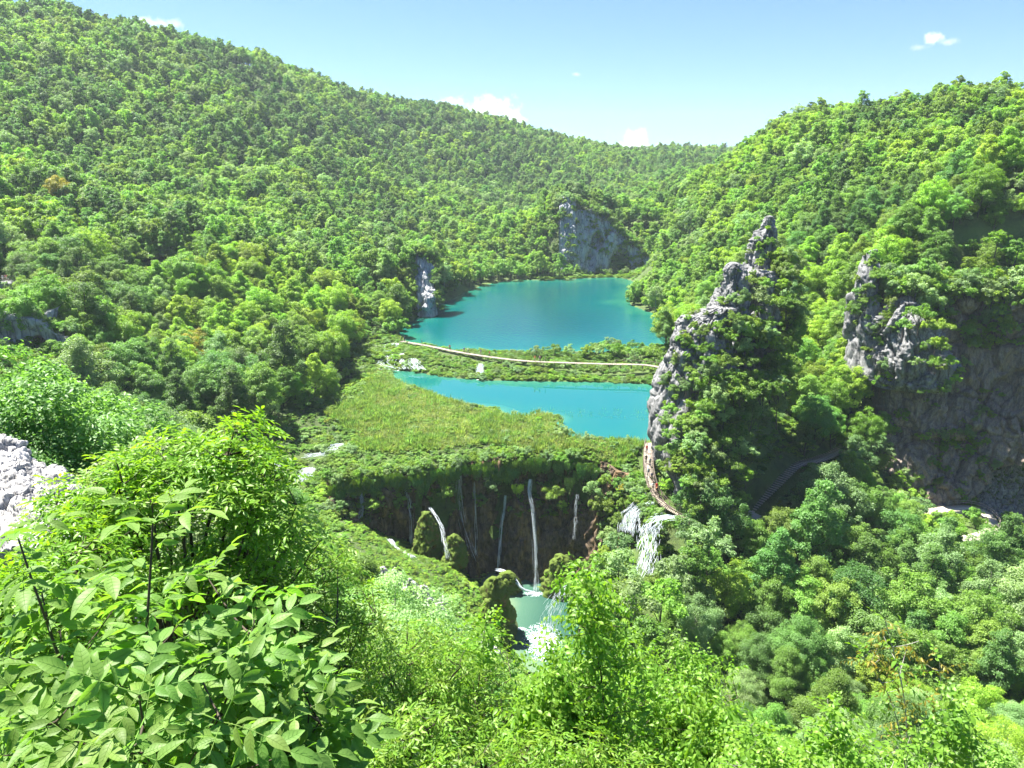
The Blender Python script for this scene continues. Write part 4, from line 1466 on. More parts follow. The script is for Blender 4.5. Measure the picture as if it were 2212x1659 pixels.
# brighter single bushes along the brim of the falls
LIP = [(705, 905, 155, .9, 5), (835, 945, 148, .9, 5), (1020, 935, 150, .9, 5), (1340, 1050, 127, 1.0, 5), (1215, 935, 146, 1.5, 3), (830, 1010, 139, 1.8, 0), (905, 1015, 139, 1.8, 1), (985, 1010, 141, 2.0, 3), (1060, 975, 143, 1.8, 2), (1180, 1010, 141, 1.7, 0), (1260, 1010, 138, 1.9, 3),
       (1320, 1005, 137, 1.7, 0), (1365, 985, 137, 1.6, 2), (1120, 1060, 137, 1.0, 2), (790, 1040, 131, 1.6, 0), (1370, 1035, 131, 1.7, 0), (860, 1075, 132, 1.6, 1), (962, 1062, 135.5, 1.7, 0), (1060, 1050, 137, 1.5, 3), (1192, 1065, 136, 1.8, 0), (1215, 1088, 135.5, 1.2, 2), (1300, 1090, 131, 1.9, 0), (1335, 1120, 127, 1.9, 1), (1280, 1060, 133, 1.6, 3), (800, 1090, 129, 1.5, 0), (825, 1065, 130.5, 1.6, 2), (1320, 1160, 126, 1.6, 3)]
for j, (px, py, Y, s, k) in enumerate(LIP):
    side = 'above the left cascades' if px < 800 else ('left of the tall falls' if px < 1000 else ('over the tall falls' if px < 1200 else 'right of the tall falls'))
    SRC.setdefault(k, shrub(px, py + 10 * s, Y, s, k, f"{'large' if s > 1.7 else 'small'} {KCOL[k]} shrub on the waterfall brim {side}", 'shrubs along the brim of the falls'))
for k in range(6):
    if k not in SRC:
        SRC[k] = shrub(1000 + 30 * k, 800, 196, 1., k, f'{KCOL[k]} shrub on the strip between the lakes')


def tuft_mesh(name, seed, m, n, h, spread, lean, wd=.05, bend=.3):
    r = np.random.default_rng(seed)
    a = r.uniform(0, 6.283, n)
    rr = spread * np.sqrt(r.random(n))
    p0 = np.column_stack([rr * np.cos(a), rr * np.sin(a), np.zeros(n)])
    hh = h * r.uniform(.6, 1.15, n)
    dr = unit(np.column_stack([np.cos(a), np.sin(a), np.zeros(n)]) + r.normal(size=(n, 3)) * .6) * lean
    p1 = p0 + dr * hh[:, None] * .4 + np.array([0, 0, 1]) * hh[:, None] * .6
    p2 = p1 + dr * hh[:, None] * bend * 1.4 + np.array([0, 0, 1]) * (hh * (.4 - bend * .5))[:, None]
    sd = np.column_stack([-np.sin(a * 3), np.cos(a * 3), np.zeros(n)]) * wd
    V = np.stack([p0 - sd, p0 + sd, p1 - sd, p1 + sd, p2], 1).reshape(-1, 3)
    i = np.arange(n)[:, None] * 5
    F = np.stack([i + [0, 1, 3], i + [0, 3, 2], i + [2, 3, 4]], 1).reshape(-1, 3)
    return mesh_np(name, V, F, [m], {'tint': ('FACE', np.repeat(r.random(n), 3))})


def drape_mesh(name, seed, m, n, h, w_):
    r = np.random.default_rng(seed)
    x = r.uniform(-w_, w_, n)
    top = r.uniform(-.2, .3, n)
    ln = h * r.uniform(.3, 1., n) * (1 - .6 * (x / w_) ** 2)
    t = r.random(n) ** .8
    y = -.5 - .35 * r.random(n) - .35 * np.sin(t * 3.1)
    pos = np.column_stack([x, y, top - t * ln])
    nrm = unit(np.column_stack([r.normal(size=n) * .4, -np.ones(n), r.uniform(.1, .9, n)]))
    tan = unit(np.column_stack([r.normal(size=n) * .25, -.3 * np.ones(n), -np.ones(n)]))
    nrm = unit(nrm - tan * (tan * nrm).sum(1, keepdims=True))
    s = r.uniform(.2, .5, n)
    V, F = cards(pos, nrm, tan, s, s * .4)
    return mesh_np(name, V, F, [m], {'tint': ('FACE', np.repeat(r.random(n), 2))})


REED = [tuft_mesh('blades', 31, M['reed'], 42, 1.5, .45, .55), tuft_mesh('blades', 32, M['grass'], 60, .8, .5, .9, .045, .5), tuft_mesh('blades', 33, M['reed'], 9, 1.6, .9, .12, .018, .05)]
reed_src = []
for k, (px, py) in enumerate([(1162, 893), (1150, 897), (1175, 900), (1205, 928), (1212, 915)]):
    q = Pz(px, py, LL_Z)
    o = obj('reed_tuft', REED[k % 3] if k % 3 != 1 else REED[0], None, tuple(q))
    tag(o, ['tall reed tuft at the tip of the reed bed in the lower lake', 'reed tuft left of the one at the reed bed tip', 'reed tuft standing in water right of the reed bed tip', 'reed tuft at the near shore under the thin bare sapling', 'reed tuft in the shallow bay of the lower lake'][k], 'reeds', 'reed tufts in the lower lake shallows')
    reed_src.append(o)
q = Pz(1110, 893, -2.3)
gr_src = tag(obj('grass_tussock', REED[1], None, tuple(q)), 'pale grass tussock on the reed bed by the lower lake', 'grass')
DR = [drape_mesh('hanging_moss', 41, M['leaf_shrub'], 420, 2.2, 1.2), drape_mesh('hanging_moss', 42, M['leaf_dark'], 420, 3.0, 1.0)]


def poly_points(poly, step, seed, jit=.45):
    r = np.random.default_rng(seed)
    poly = np.asarray(poly)
    X, Y = np.meshgrid(np.arange(poly[:, 0].min(), poly[:, 0].max(), step), np.arange(poly[:, 1].min(), poly[:, 1].max(), step))
    xy = np.stack([X, Y], -1).reshape(-1, 2)
    xy = xy + r.uniform(-jit, jit, xy.shape) * step
    return xy[poly_sd(xy, poly) > 0]


def dry(xy, d=-.2):
    return (poly_sd(xy, UPPER) < d) & (poly_sd(xy, LOWER) < d)


def frame(xy, m=200):
    z = ground(xy)
    px, py, dep = project(np.column_stack([xy, z]))
    return (px > -m) & (px < 2212 + m) & (py < 1659 + m * 1.5) & (dep > 1)


SHR = [SRC[k] for k in range(5)]
r_ = np.random.default_rng(99)
# reeds and sedge of the marsh and round the lower lake
MARSH = np.array([Pz(*p, -2.5)[:2] for p in [(815, 795), (850, 822), (900, 845), (960, 868), (1050, 888), (1096, 905), (1150, 895), (1192, 905), (1200, 935), (1260, 958), (1400, 962), (1380, 985), (1280, 990), (1180, 985), (1050, 960), (930, 960), (840, 960), (740, 950), (700, 900), (745, 860), (790, 820)]])
xy = poly_points(MARSH, .62, 1)
xy = xy[dry(xy, -.1)]
z = ground_raw(xy)
ms_ = poly_sd(xy, MARSH)
xy = xy[(ms_ > 1.5 + 2.2 * fbm(np.column_stack([xy / 5, np.zeros(len(xy))]), 3, 61)) | (poly_sd(xy, LOWER) > -4)]
z = ground_raw(xy)
n = len(xy)
f = fbm(np.column_stack([xy / 6, np.zeros(n)]), 2, 5) + r_.normal(size=n) * .3
wh = np.where(f > .1, 0, np.where(f > -.9, 2, 1))
scatter('reed_bed', [(reed_src[0],), (reed_src[2],), (gr_src,)], np.column_stack([xy, z]), wh, np.column_stack([np.zeros(n), np.zeros(n), r_.uniform(0, 6.28, n)]), r_.uniform(.6, 1.25, n), 'olive and straw coloured reed bed on the marsh beside the lower lake')
# thin reeds standing in the shallow water
xy = poly_points([Pz(*p, LL_Z)[:2] for p in [(1150, 885), (1300, 882), (1430, 885), (1425, 915), (1370, 905), (1240, 905), (1190, 912)]], 2.1, 2)
xy = np.vstack([xy, poly_points([Pz(*p, LL_Z)[:2] for p in [(1215, 925), (1300, 946), (1395, 950), (1395, 958), (1300, 958), (1220, 940)]], .7, 3)])
n = len(xy)
scatter('water_reeds', [(reed_src[2],)], np.column_stack([xy, np.full(n, LL_Z - .5)]), np.zeros(n), np.column_stack([np.zeros(n), np.zeros(n), r_.uniform(0, 6.28, n)]), np.column_stack([r_.uniform(.8, 1.2, n), r_.uniform(.8, 1.2, n), r_.uniform(.5, .8, n)]), 'thin reeds standing in the shallow lower lake')


# low bushes and herbs that cover open ground
def cover(name, xy, step, label, weights=(3, 3, 2, 2, 3), smin=.5, smax=1.1, seed=1, zoff=-.15, flat=.8):
    r = np.random.default_rng(seed)
    n = len(xy)
    z = ground_raw(xy) + zoff
    w_ = np.array(weights, float)
    f = fbm(np.column_stack([xy / 9, np.zeros(n)]), 3, seed + 20)
    wh = r.choice(5, n, p=w_ / w_.sum())
    wh = np.where(f > .55, 2, np.where(f < -.65, 1, wh))
    s = r.uniform(smin, smax, n) * (1 + .3 * np.clip(f, -1, 1))
    return scatter(name, SHR, np.column_stack([xy, z]), wh, np.column_stack([r.normal(size=n) * .12, r.normal(size=n) * .12, r.uniform(0, 6.28, n)]), np.column_stack([s, s, s * r.uniform(.6, 1., n) * flat]), label)


xy = np.vstack([poly_points(p, 1.15, 5 + k) for k, p in enumerate(NOTREE_W[:2])])
ms = poly_sd(xy, MARSH)
fz = fbm(np.column_stack([xy / 5, np.zeros(len(xy))]), 3, 61)
xy = xy[dry(xy, -.5) & ((ms < 2.5 + 2.2 * fz) | (np.random.default_rng(3).random(len(xy)) < .22 + .35 * (fz > .2))) & (poly_sd(xy, GORGE) < .3) & ((ms < 1) | (poly_sd(xy, LOWER) < -3))]
bw2 = curve_pts([Pz(*p, 1.2)[:2] for p in [(868, 737), (930, 748), (1000, 762), (1090, 775), (1160, 781), (1300, 786), (1390, 788), (1440, 796)]], 60)
bw1w = [(1404, 957, -1.6), (1401, 975, -1.7), (1400, 1000, -2.6), (1403, 1030, -4.2), (1410, 1055, -5.6), (1421, 1075, -6.8), (1442, 1096, -8.0), (1482, 1118, -9.4)]
bw1 = curve_pts([Pz(a, b, c) for a, b, c in bw1w], 60)
loopw = curve_pts([Pz(*p, -19.5) for p in LOOP], 50)
stepw = curve_pts([P(*p) for p in STEPS], 60)


def away(xy, line, d):
    return np.sqrt(((xy[:, None] - line[None, :, :2]) ** 2).sum(-1)).min(1) > d


LEFTC = np.array([P(*q) for q in [(738, 966, 146), (722, 976, 144.5), (712, 992, 143), (690, 1000, 142), (655, 1004, 141), (672, 1030, 137), (668, 1045, 136), (662, 1062, 134.5), (655, 1082, 133), (600, 1035, 138), (598, 1055, 136), (744, 1068, 131), (741, 1085, 130), (735, 1105, 129), (727, 1135, 127),
                               (855, 752, 222), (840, 765, 215), (835, 778, 208), (820, 788, 203), (845, 797, 199), (1040, 785, 198), (1037, 806, 196), (892, 775, 206), (897, 785, 203), (905, 798, 199), (868, 764, 212), (870, 780, 206), (875, 798, 200)]])
xy = xy[away(xy, LEFTC, 1.7)]
xy = xy[away(xy, bw2, 1.5) & away(xy, bw1, 1.9) & away(xy, stepw, 2.0)]
cover('undergrowth', xy, 1, 'lush low bushes and herbs on the tufa barriers round the lakes', smin=.5, smax=1.15, seed=3)
xy = poly_points(GORGE, .8, 9)
zz = ground_raw(xy)
xy = xy[(poly_sd(xy, GORGE) > 1.2) & (poly_sd(xy, POOL) < -.3)]
cover('mossy_growth', xy, 1, 'moss, grass and low herbs on the ledge above the plunge pool', (2, 1, 4, 0, 4), .3, .65, 4, -.1, .55)
xy = poly_points(NOTREE_W[2], 1.6, 12)
xy = xy[away(xy, loopw, 1.8) & (xy[:, 1] < 168)]
scree = np.array([Pz(*p, -18)[:2] for p in [(2095, 1020), (2160, 1000), (2300, 1000), (2420, 1080), (2212, 1108), (2130, 1085)]])
xy = xy[poly_sd(xy, scree) < 0]
cover('valley_herbs', xy, 1, 'low green growth at the foot of the brown cliff', (2, 4, 1, 1, 4), .7, 1.4, 6)
# forest undergrowth
XX = []
for (y0, y1, st, sd) in ((14, 60, 1.7, 1), (60, 110, 2.3, 2), (110, 230, 3.6, 3), (230, 330, 5., 4)):
    hx = y1 * .8 + 8
    p_ = poly_points(np.array([(-hx, y0), (hx, y0), (hx, y1), (-hx, y1)]), st, 30 + sd)
    p_ = p_[(np.abs(p_[:, 0]) < p_[:, 1] * .78 + 8)]
    XX.append(np.column_stack([p_, np.full(len(p_), st)]))
XX = np.vstack(XX)
ok = dry(XX[:, :2], -1) & (poly_sd(XX[:, :2], GORGE) < -.5) & frame(XX[:, :2], 120) & away(XX[:, :2], loopw, 2.2) & away(XX[:, :2], stepw, 2.4) & away(XX[:, :2], bw1, 2.2)
for p in NOTREE_W:
    ok &= poly_sd(XX[:, :2], p) < 0
XX = XX[ok]
n = len(XX)
r = np.random.default_rng(77)
s = XX[:, 2] * r.uniform(.38, .7, n)
scatter('forest_undergrowth', SHR, np.column_stack([XX[:, :2], ground(XX[:, :2]) - .2]), r.choice(5, n, p=[.25, .3, .1, .15, .2]), np.column_stack([r.normal(size=n) * .1, r.normal(size=n) * .1, r.uniform(0, 6.28, n)]), s, 'undergrowth filling the gaps between the trees')
print('cover', n, time.time() - T0)

# moss and plants that hang over the brim and down the dark wall
lip = curve_pts([(c[0], c[1], c[4]) for c in cols], 400)
pts, wh, ro, sc_ = [], [], [], []
r = np.random.default_rng(8)
tg = np.gradient(lip, axis=0)
for k in range(230):
    i = r.integers(2, 325)
    p = lip[i].copy()
    row = r.random()
    fwd = unit(np.array([tg[i][1], -tg[i][0], 0]))
    if fwd[1] > 0:
        fwd = -fwd
    dz = 0.2 - 1.5 * row ** 2.2 - 2.2 * max(0, math.sin(i * .11) * math.sin(i * .047 + 1)) * row
    p = p + fwd * (.4 + .5 * r.random()) + np.array([0, 0, dz])
    pts.append(p)
    wh.append(0 if r.random() < .68 - row * .4 else 1)
    ro.append((0, 0, math.atan2(fwd[1], fwd[0]) + math.pi / 2 + r.normal() * .3))
    q = r.uniform(.5, 1.15)
    sc_.append((q, q, q * r.uniform(.6, 1.35)))
d0 = tag(obj('hanging_moss', DR[0], None, tuple(P(1118, 1045, 137))), 'green cushion of moss hanging beside the tallest waterfall', 'moss')
d1 = tag(obj('hanging_moss', DR[1], None, tuple(P(1230, 1030, 136.5))), 'dark curtain of moss under the brim right of the tallest waterfall', 'moss')
scatter('hanging_growth', [(d0,), (d1,)], pts, wh, ro, sc_, 'plants and moss hanging over the brim of the waterfall cliff')
for k in range(0):
    pass
# round bushes crowding right at the edge
pts, wh, ro, sc_ = [], [], [], []
for k in range(230):
    i = r.integers(2, 325)
    fwd = unit(np.array([tg[i][1], -tg[i][0], 0]))
    if fwd[1] > 0:
        fwd = -fwd
    p = lip[i] + fwd * r.uniform(-2.2, .8) + np.array([0, 0, r.uniform(-.9, .2)])
    pts.append(p)
    wh.append(r.choice(5))
    ro.append((r.normal() * .2, r.normal() * .2, r.uniform(0, 6.28)))
    sc_.append(r.uniform(.6, 1.15))
scatter('brim_bushes', SHR, pts, wh, ro, sc_, 'dense low bushes crowding the edge of the waterfall cliff')

def brow(name, line, n, s0, s1, label, seed, back=2.5, up=.3):
    r = np.random.default_rng(seed)
    ln = curve_pts(line, 200)
    P_, W_, R_, S_ = [], [], [], []
    for _ in range(n):
        p = ln[r.integers(0, 200)] + [r.normal() * .8, r.uniform(-.6, back), r.uniform(-.6, up)]
        q = r.uniform(s0, s1)
        P_.append(p)
        W_.append(r.choice(5))
        R_.append((r.normal() * .3, r.normal() * .3, r.uniform(0, 6.28)))
        S_.append((q, q, q))
    return scatter(name, SHR, P_, W_, R_, S_, label)


brow('cliff_top_growth', [p + [0, 0, .5] for p in cliff_top], 420, 1.2, 2.6, 'bushes overhanging the brow of the brown cliff', 1, 13, 1.2)
brow('cliff_top_growth', pp((1196, 520, 396), (1202, 450, 403), (1225, 436, 402), (1245, 440, 402), (1290, 456, 403), (1330, 490, 401), (1370, 530, 399), (1410, 545, 397)), 260, 1.1, 2.4, 'bushes overhanging the far cave cliff', 2, 6, .8)
brow('cliff_foot_growth', pp((1205, 590, 384), (1250, 594, 386), (1310, 594, 390), (1420, 592, 388)), 30, 1.0, 2.0, 'bushes along the foot of the far cave cliff', 22, 2, .8)
brow('cliff_top_growth', pp((884, 560, 283), (900, 552, 283), (918, 550, 282), (945, 575, 283)), 50, 1.0, 2.0, 'bushes on top of the small shore cliff', 3, 5, .8)
brow('cliff_side_growth', pp((890, 590, 281), (893, 640, 276), (900, 690, 272)), 26, .8, 1.5, 'bushes along the left side of the small shore cliff', 4, 2, .8)
brow('cliff_side_growth', pp((943, 585, 280), (945, 630, 275), (948, 668, 272)), 22, .8, 1.5, 'bushes along the right side of the small shore cliff', 5, 2, .8)
brow('cliff_top_growth', pp((-150, 655, 149), (-40, 662, 149), (30, 684, 147), (60, 694, 147), (100, 712, 147), (145, 730, 147)), 34, .9, 1.6, 'bushes drooping over the shaded rock wall at the left border', 6, 7, .9)
brow('cliff_foot_growth', pp((-150, 800, 141), (0, 792, 140), (60, 806, 139), (100, 780, 140), (150, 770, 141)), 30, .8, 1.5, 'bushes at the foot of the shaded rock wall at the left border', 7, 2, .9)
brow('spire_growth', pp((1690, 800, 136), (1670, 850, 131), (1620, 850, 129), (1560, 860, 127), (1520, 920, 124), (1500, 1000, 119), (1520, 1080, 115)), 150, .9, 1.9, 'grass and bushes on the sunny slope below the rock spire', 8, 4, 1.0)
brow('spire_growth', pp((1600, 700, 134), (1625, 730, 134), (1660, 740, 135), (1690, 760, 136)), 60, .7, 1.5, 'bushes on the ledges right of the middle crags', 10, 3, .8)
brow('boardwalk_growth', pp((1372, 1050, 129), (1385, 1075, 126), (1400, 1100, 121), (1425, 1130, 116), (1470, 1145, 113)), 70, .5, 1.1, 'low plants on the tufa beside and below the boardwalk', 11, 1, .2)
brow('spire_growth', pp((1700, 560, 148), (1712, 620, 145), (1712, 700, 142), (1705, 780, 139)), 70, 1.0, 2.0, 'bushes along the shaded right side of the rock spire', 9, 3, 1.0)

def face_growth(name, rocks, poly, n, s0, s1, label, seed, thr=.1, zoom=40, out=.1):
    """plants rooted in the cracks and on the ledges of a rock face: found by casting rays from the valley onto it"""
    from mathutils.bvhtree import BVHTree
    r = np.random.default_rng(seed)
    V_, F_ = [], []
    for o in rocks:
        base = len(V_)
        V_ += [v.co[:] for v in o.data.vertices]
        F_ += [[base + k for k in p.vertices] for p in o.data.polygons]
    t = BVHTree.FromPolygons(V_, F_)
    poly = np.array(poly, float)
    P_, W_, R_, S_ = [], [], [], []
    tries = 0
    while len(P_) < n and tries < n * 40:
        tries += 1
        a = r.uniform(poly.min(0), poly.max(0))
        if poly_sd(a[None], poly)[0] < 0:
            continue
        hit, nr, _, _ = t.ray_cast(Vector((0, 0, CAMZ)), Vector(px_dir(*a)).normalized())
        if hit is None:
            continue
        f = fbm(np.array([[hit[0] / 5, hit[1] / 5, hit[2] / 7]]), 3, seed)[0] + .5 * abs(nr[2])
        if f < thr:
            continue
        q = r.uniform(s0, s1)
        P_.append((hit[0], hit[1] - out, hit[2] - q * .8))
        W_.append(r.choice(5))
        R_.append((r.normal() * .25 + .3, r.normal() * .25, r.uniform(0, 6.28)))
        S_.append((q, q, q))
    return scatter(name, SHR, P_, W_, R_, S_, label)


RK = {}
for o in bpy.data.objects:
    if o.parent is not None and o.parent.get('category') in ('rock', 'cliff') and o.type == 'MESH':
        RK.setdefault(o.parent.name, []).append(o)
face_growth('ledge_plants', RK[spire.name], [(1425, 1100), (1430, 830), (1480, 690), (1590, 570), (1670, 465), (1710, 600), (1705, 860), (1560, 1120)], 190, .35, 1.1, 'small plants rooted in the cracks of the rock spire', 5, .12)
face_growth('ledge_plants', RK[cl_r.name], [(1840, 520), (1920, 520), (2060, 650), (2100, 840), (1920, 860), (1840, 820)], 80, .5, 1.4, 'small plants rooted on the nose and slab of the right cliff', 6, .2)
face_growth('ledge_plants', RK[cl_r.name], [(1920, 640), (2400, 620), (2400, 760), (2100, 740)], 120, .8, 2.2, 'hanging plants below the brow of the brown cliff', 7, -.1)
face_growth('ledge_plants', RK[cl_r.name], [(1900, 880), (2400, 800), (2400, 1080), (1900, 1090)], 90, .6, 1.5, 'scattered plants low on the shaded brown cliff', 8, .3)
face_growth('ledge_plants', RK[far_cl.name], [(1205, 430), (1400, 430), (1400, 590), (1205, 590)], 90, .9, 2.0, 'plants clinging to the far cave cliff', 9, .2)
face_growth('ledge_plants', RK[wall.name], [(1285, 1020), (1400, 1020), (1400, 1280), (1290, 1280), (1300, 1120)], 260, .5, 1.1, 'green growth covering the right end of the waterfall cliff', 10, -1)
face_growth('ledge_plants', RK[wall.name], [(720, 1020), (830, 1030), (810, 1160), (720, 1160)], 110, .4, .9, 'green growth covering the left end of the waterfall cliff', 11, -1)
face_growth('ledge_plants', RK[wall.name], [(790, 1040), (1300, 1040), (1300, 1110), (790, 1120)], 110, .3, .7, 'moss and ferns on the upper part of the waterfall cliff', 12, .1)
xy = poly_points(np.array([(14, 374), (110, 372), (110, 402), (14, 402)]), 2.2, 71)
cover('shore_growth', xy[dry(xy, -.6)], 1, 'low bushes along the far shore under the cave cliff', smin=.8, smax=1.7, seed=15)

# scree
def stone_mesh(seed, m):
    r = np.random.default_rng(seed)
    V = np.array([[x, y, z] for x in (-1, 1) for y in (-1, 1) for z in (-1, 1)], float) * [.5, .4, .28]
    V += r.normal(size=V.shape) * .09
    F = [[0, 1, 3, 2], [4, 6, 7, 5], [0, 4, 5, 1], [2, 3, 7, 6], [0, 2, 6, 4], [1, 5, 7, 3]]
    return mesh_np('stone', V, np.array(F), [m])


st_src = []
for k in range(3):
    q = Pz(2100 + 22 * k, 1088 + 4 * k, -18)
    z0 = ground(q[None, :2])[0]
    st_src.append(tag(obj('stone', stone_mesh(60 + k, M['limestone']), None, (q[0], q[1], z0 + .1)), ['grey stone at the lower left tip of the scree', 'angular grey stone at the lower edge of the scree', 'flat grey stone beside the railed path under the scree'][k], 'stone'))
xy = poly_points(scree, .55, 44)
xy = xy[ground(xy) < -12]
n = len(xy)
scatter('scree', [(a,) for a in st_src], np.column_stack([xy, ground_raw(xy) + .05]), r.integers(0, 3, n), r.uniform(0, 6.28, (n, 3)), r.uniform(.4, 1.3, n), 'fan of loose grey stones below the brown cliff')
print('scatter', time.time() - T0)

# ------------------------------------------------------------------ falling and running water
m_, t_, o_ = mat('falling_water')
p_ = nd(t_, 'ShaderNodeBsdfPrincipled')
p_.inputs['Base Color'].default_value = (.80, .86, .90, 1)
p_.inputs['Roughness'].default_value = .35
tl = nd(t_, 'ShaderNodeBsdfTranslucent')
tl.inputs['Color'].default_value = (.85, .9, .95, 1)
mx = nd(t_, 'ShaderNodeMixShader')
mx.inputs[0].default_value = .4
t_.links.new(p_.outputs[0], mx.inputs[1])
t_.links.new(tl.outputs[0], mx.inputs[2])
t_.links.new(mx.outputs[0], o_.inputs[0])
M['falls'] = m_


def falls(name, label, path, width, n, rad=(.02, .05), seed=0, cat='waterfall', spread_end=1.5, seg=(.25, .8), wob=.12, group=None, depth=.5):
    """bundle of broken strands of water along a path of world points"""
    r = np.random.default_rng(seed)
    path = np.array(path, float)
    C = curve_pts(path, 60)
    if name != 'waterfall':
        C[:, 2] = np.maximum(C[:, 2], ground(C[:, :2]) + .2)
    b = MB()
    for _ in range(n):
        a = r.uniform(0, 1 - seg[0] * .5) * r.choice([0, 1], p=[.25, .75])
        e = min(1, a + r.uniform(*seg))
        i0, i1 = int(a * 59), max(int(a * 59) + 3, int(e * 59))
        q = C[i0:i1 + 1:2].copy()
        if len(q) < 3:
            continue
        t = np.linspace(a, e, len(q))
        off = r.normal() * width * .4
        offy = r.normal() * width * .4 * depth
        wv = 1 + (spread_end - 1) * t
        q[:, 0] += off * wv + wob * np.sin(t * r.uniform(4, 12) + r.uniform(0, 6)) * width
        q[:, 1] += offy * wv
        if name != 'waterfall':
            q[:, 2] += r.uniform(-.18, .22)
        rr = r.uniform(*rad) * np.sin(np.clip(np.linspace(.05, 1, len(q)), 0, 1) * math.pi * .93) + .004
        b.tube(q, rr, 4)
    o = b.build(name, M['falls'], smooth_shade=True)
    return tag(o, label, cat, group)


def foam(name, label, c, rx, ry, n, seed, zh=.12):
    r = np.random.default_rng(seed)
    b = MB()
    for _ in range(n):
        a, k = r.uniform(0, 6.28), r.random() ** 1.1
        p = np.array(c) + [rx * k * math.cos(a), ry * k * math.sin(a), 0]
        s = r.uniform(.03, .2) * (1.2 - k * .8)
        an = np.arange(5) * 1.2566 + r.uniform(0, 6)
        V = np.column_stack([p[0] + np.cos(an) * s * r.uniform(.6, 1.6), p[1] + np.sin(an) * s, np.full(5, p[2])])
        V = np.vstack([V, p + [0, 0, zh * s * 2]])
        b.add(V, [[q, (q + 1) % 5, 5] for q in range(5)])
    o = b.build(name, M['falls'])
    return tag(o, label, kind='stuff')


falls('waterfall', 'tallest thin white waterfall dropping the whole height of the dark cliff', [P(1146, 1035, 137.2), P(1143, 1065, 136.4), P(1150, 1100, 135), P(1156, 1180, 132.5), P(1158, 1240, 130.5), P(1158, 1279, 129)], .40, 150, (.006, .020), 1, seg=(.05, .3))
falls('waterfall', 'thin straight waterfall left of the tallest one, springing from mid cliff', [P(1092, 1070, 138.2), P(1089, 1100, 137.6), P(1082, 1150, 135.5), P(1079, 1195, 133.5), P(1076, 1228, 132)], .30, 110, (.006, .019), 2, seg=(.05, .3))
falls('stream', 'white stream curving over the low rock into the plunge pool', [P(1071, 1230, 131.5), P(1090, 1235, 130), P(1108, 1250, 129), P(1120, 1266, 128), P(1135, 1275, 128), P(1158, 1280, 128)], .5, 60, (.03, .07), 3, 'stream', 1.1, (.2, .5))
falls('waterfall', 'faint veil of water left of the tallest fall, halfway to the cone', [P(1024, 1040, 137.5), P(1026, 1090, 136.5), P(1027, 1150, 135), P(1028, 1200, 133)], .28, 34, (.005, .015), 4, seg=(.05, .3))
falls('waterfall', 'spreading faint veil of water right of the mossy cone', [P(993, 1005, 138.5), P(994, 1060, 137.5), P(999, 1110, 136), P(1012, 1165, 133.5), P(1030, 1212, 131)], .7, 70, (.005, .015), 5, seg=(.05, .3))
falls('waterfall', 'thin dark-backed waterfall just left of the mossy cone', [P(876, 1050, 134), P(884, 1085, 133), P(888, 1120, 131.5), P(888, 1178, 128)], .45, 60, (.006, .016), 6, seg=(.05, .3))
falls('waterfall', 'small fall sliding over the right side of the mossy cone', [P(928, 1095, 131.5), P(945, 1120, 128), P(955, 1145, 124.5), P(962, 1178, 121), P(970, 1208, 119.5)], .45, 70, (.006, .016), 7, seg=(.05, .3))
falls('waterfall', 'slender double fall near the right end of the dark cliff', [P(1245, 1068, 134), P(1246, 1085, 133.5), P(1243, 1120, 132.5), P(1241, 1165, 131)], .4, 50, (.006, .018), 8, seg=(.05, .3))
falls('cascade', 'topmost bright cascade among bushes on the left', [P(738, 966, 146), P(722, 976, 144.5), P(712, 992, 143), P(690, 1000, 142), P(655, 1004, 141)], 1.5, 420, (.010, .026), 9, 'waterfall', 1.6, (.03, .14), .4, 'cascades on the left')
falls('cascade', 'wide fanning cascade below the topmost one on the left', [P(672, 1030, 137), P(668, 1045, 136), P(662, 1062, 134.5), P(655, 1082, 133)], 1.3, 420, (.010, .026), 10, 'waterfall', 2.2, (.06, .3), .3, 'cascades on the left')
falls('cascade', 'small cascade half hidden by leaves farthest left', [P(600, 1035, 138), P(598, 1055, 136)], .8, 120, (.010, .026), 11, 'waterfall', 1.4, (.1, .4), .2, 'cascades on the left')
falls('cascade', 'cascade sliding down a pale hump right of the fanning one', [P(744, 1068, 131), P(741, 1085, 130), P(735, 1105, 129), P(727, 1135, 127)], .7, 170, (.010, .026), 12, 'waterfall', 1.3, (.06, .25), .3, 'cascades on the left')
falls('cascade', 'thin fall over green drapery left of the dark cliff', [P(778, 1060, 130), P(783, 1090, 128.6), P(776, 1120, 127)], .4, 60, (.008, .02), 13, 'waterfall', 1.6, (.1, .4), .2, 'cascades on the left')
falls('stream', 'narrow white stream running along the mossy ledge', [P(842, 1165, 122), P(858, 1185, 120), P(872, 1195, 118.5), P(885, 1205, 117), P(897, 1222, 115.5)], .55, 200, (.008, .022), 14, 'stream', 1.3, (.04, .15))
falls('cascade', 'left arm of the cascades under the boardwalk', [P(1388, 1062, 127), P(1382, 1080, 125.5), P(1370, 1096, 124), P(1358, 1108, 123), P(1354, 1128, 121.5), P(1356, 1150, 120)], 1.0, 170, (.010, .026), 15, 'waterfall', 1.6, (.08, .3), .3, 'cascades below the boardwalk')
falls('cascade', 'right arm of the cascades under the boardwalk', [P(1408, 1086, 122.5), P(1392, 1092, 122), P(1378, 1105, 121), P(1370, 1125, 119.5), P(1364, 1150, 118)], 1.0, 170, (.010, .026), 16, 'waterfall', 1.6, (.08, .3), .3, 'cascades below the boardwalk')
falls('cascade', 'broad white cascade over roots lowest below the boardwalk', [P(1445, 1116, 114), P(1425, 1120, 113), P(1405, 1135, 111), P(1400, 1165, 109), P(1396, 1205, 106), P(1388, 1245, 103)], 1.7, 520, (.012, .032), 17, 'waterfall', 1.3, (.04, .16), .4, 'cascades below the boardwalk')
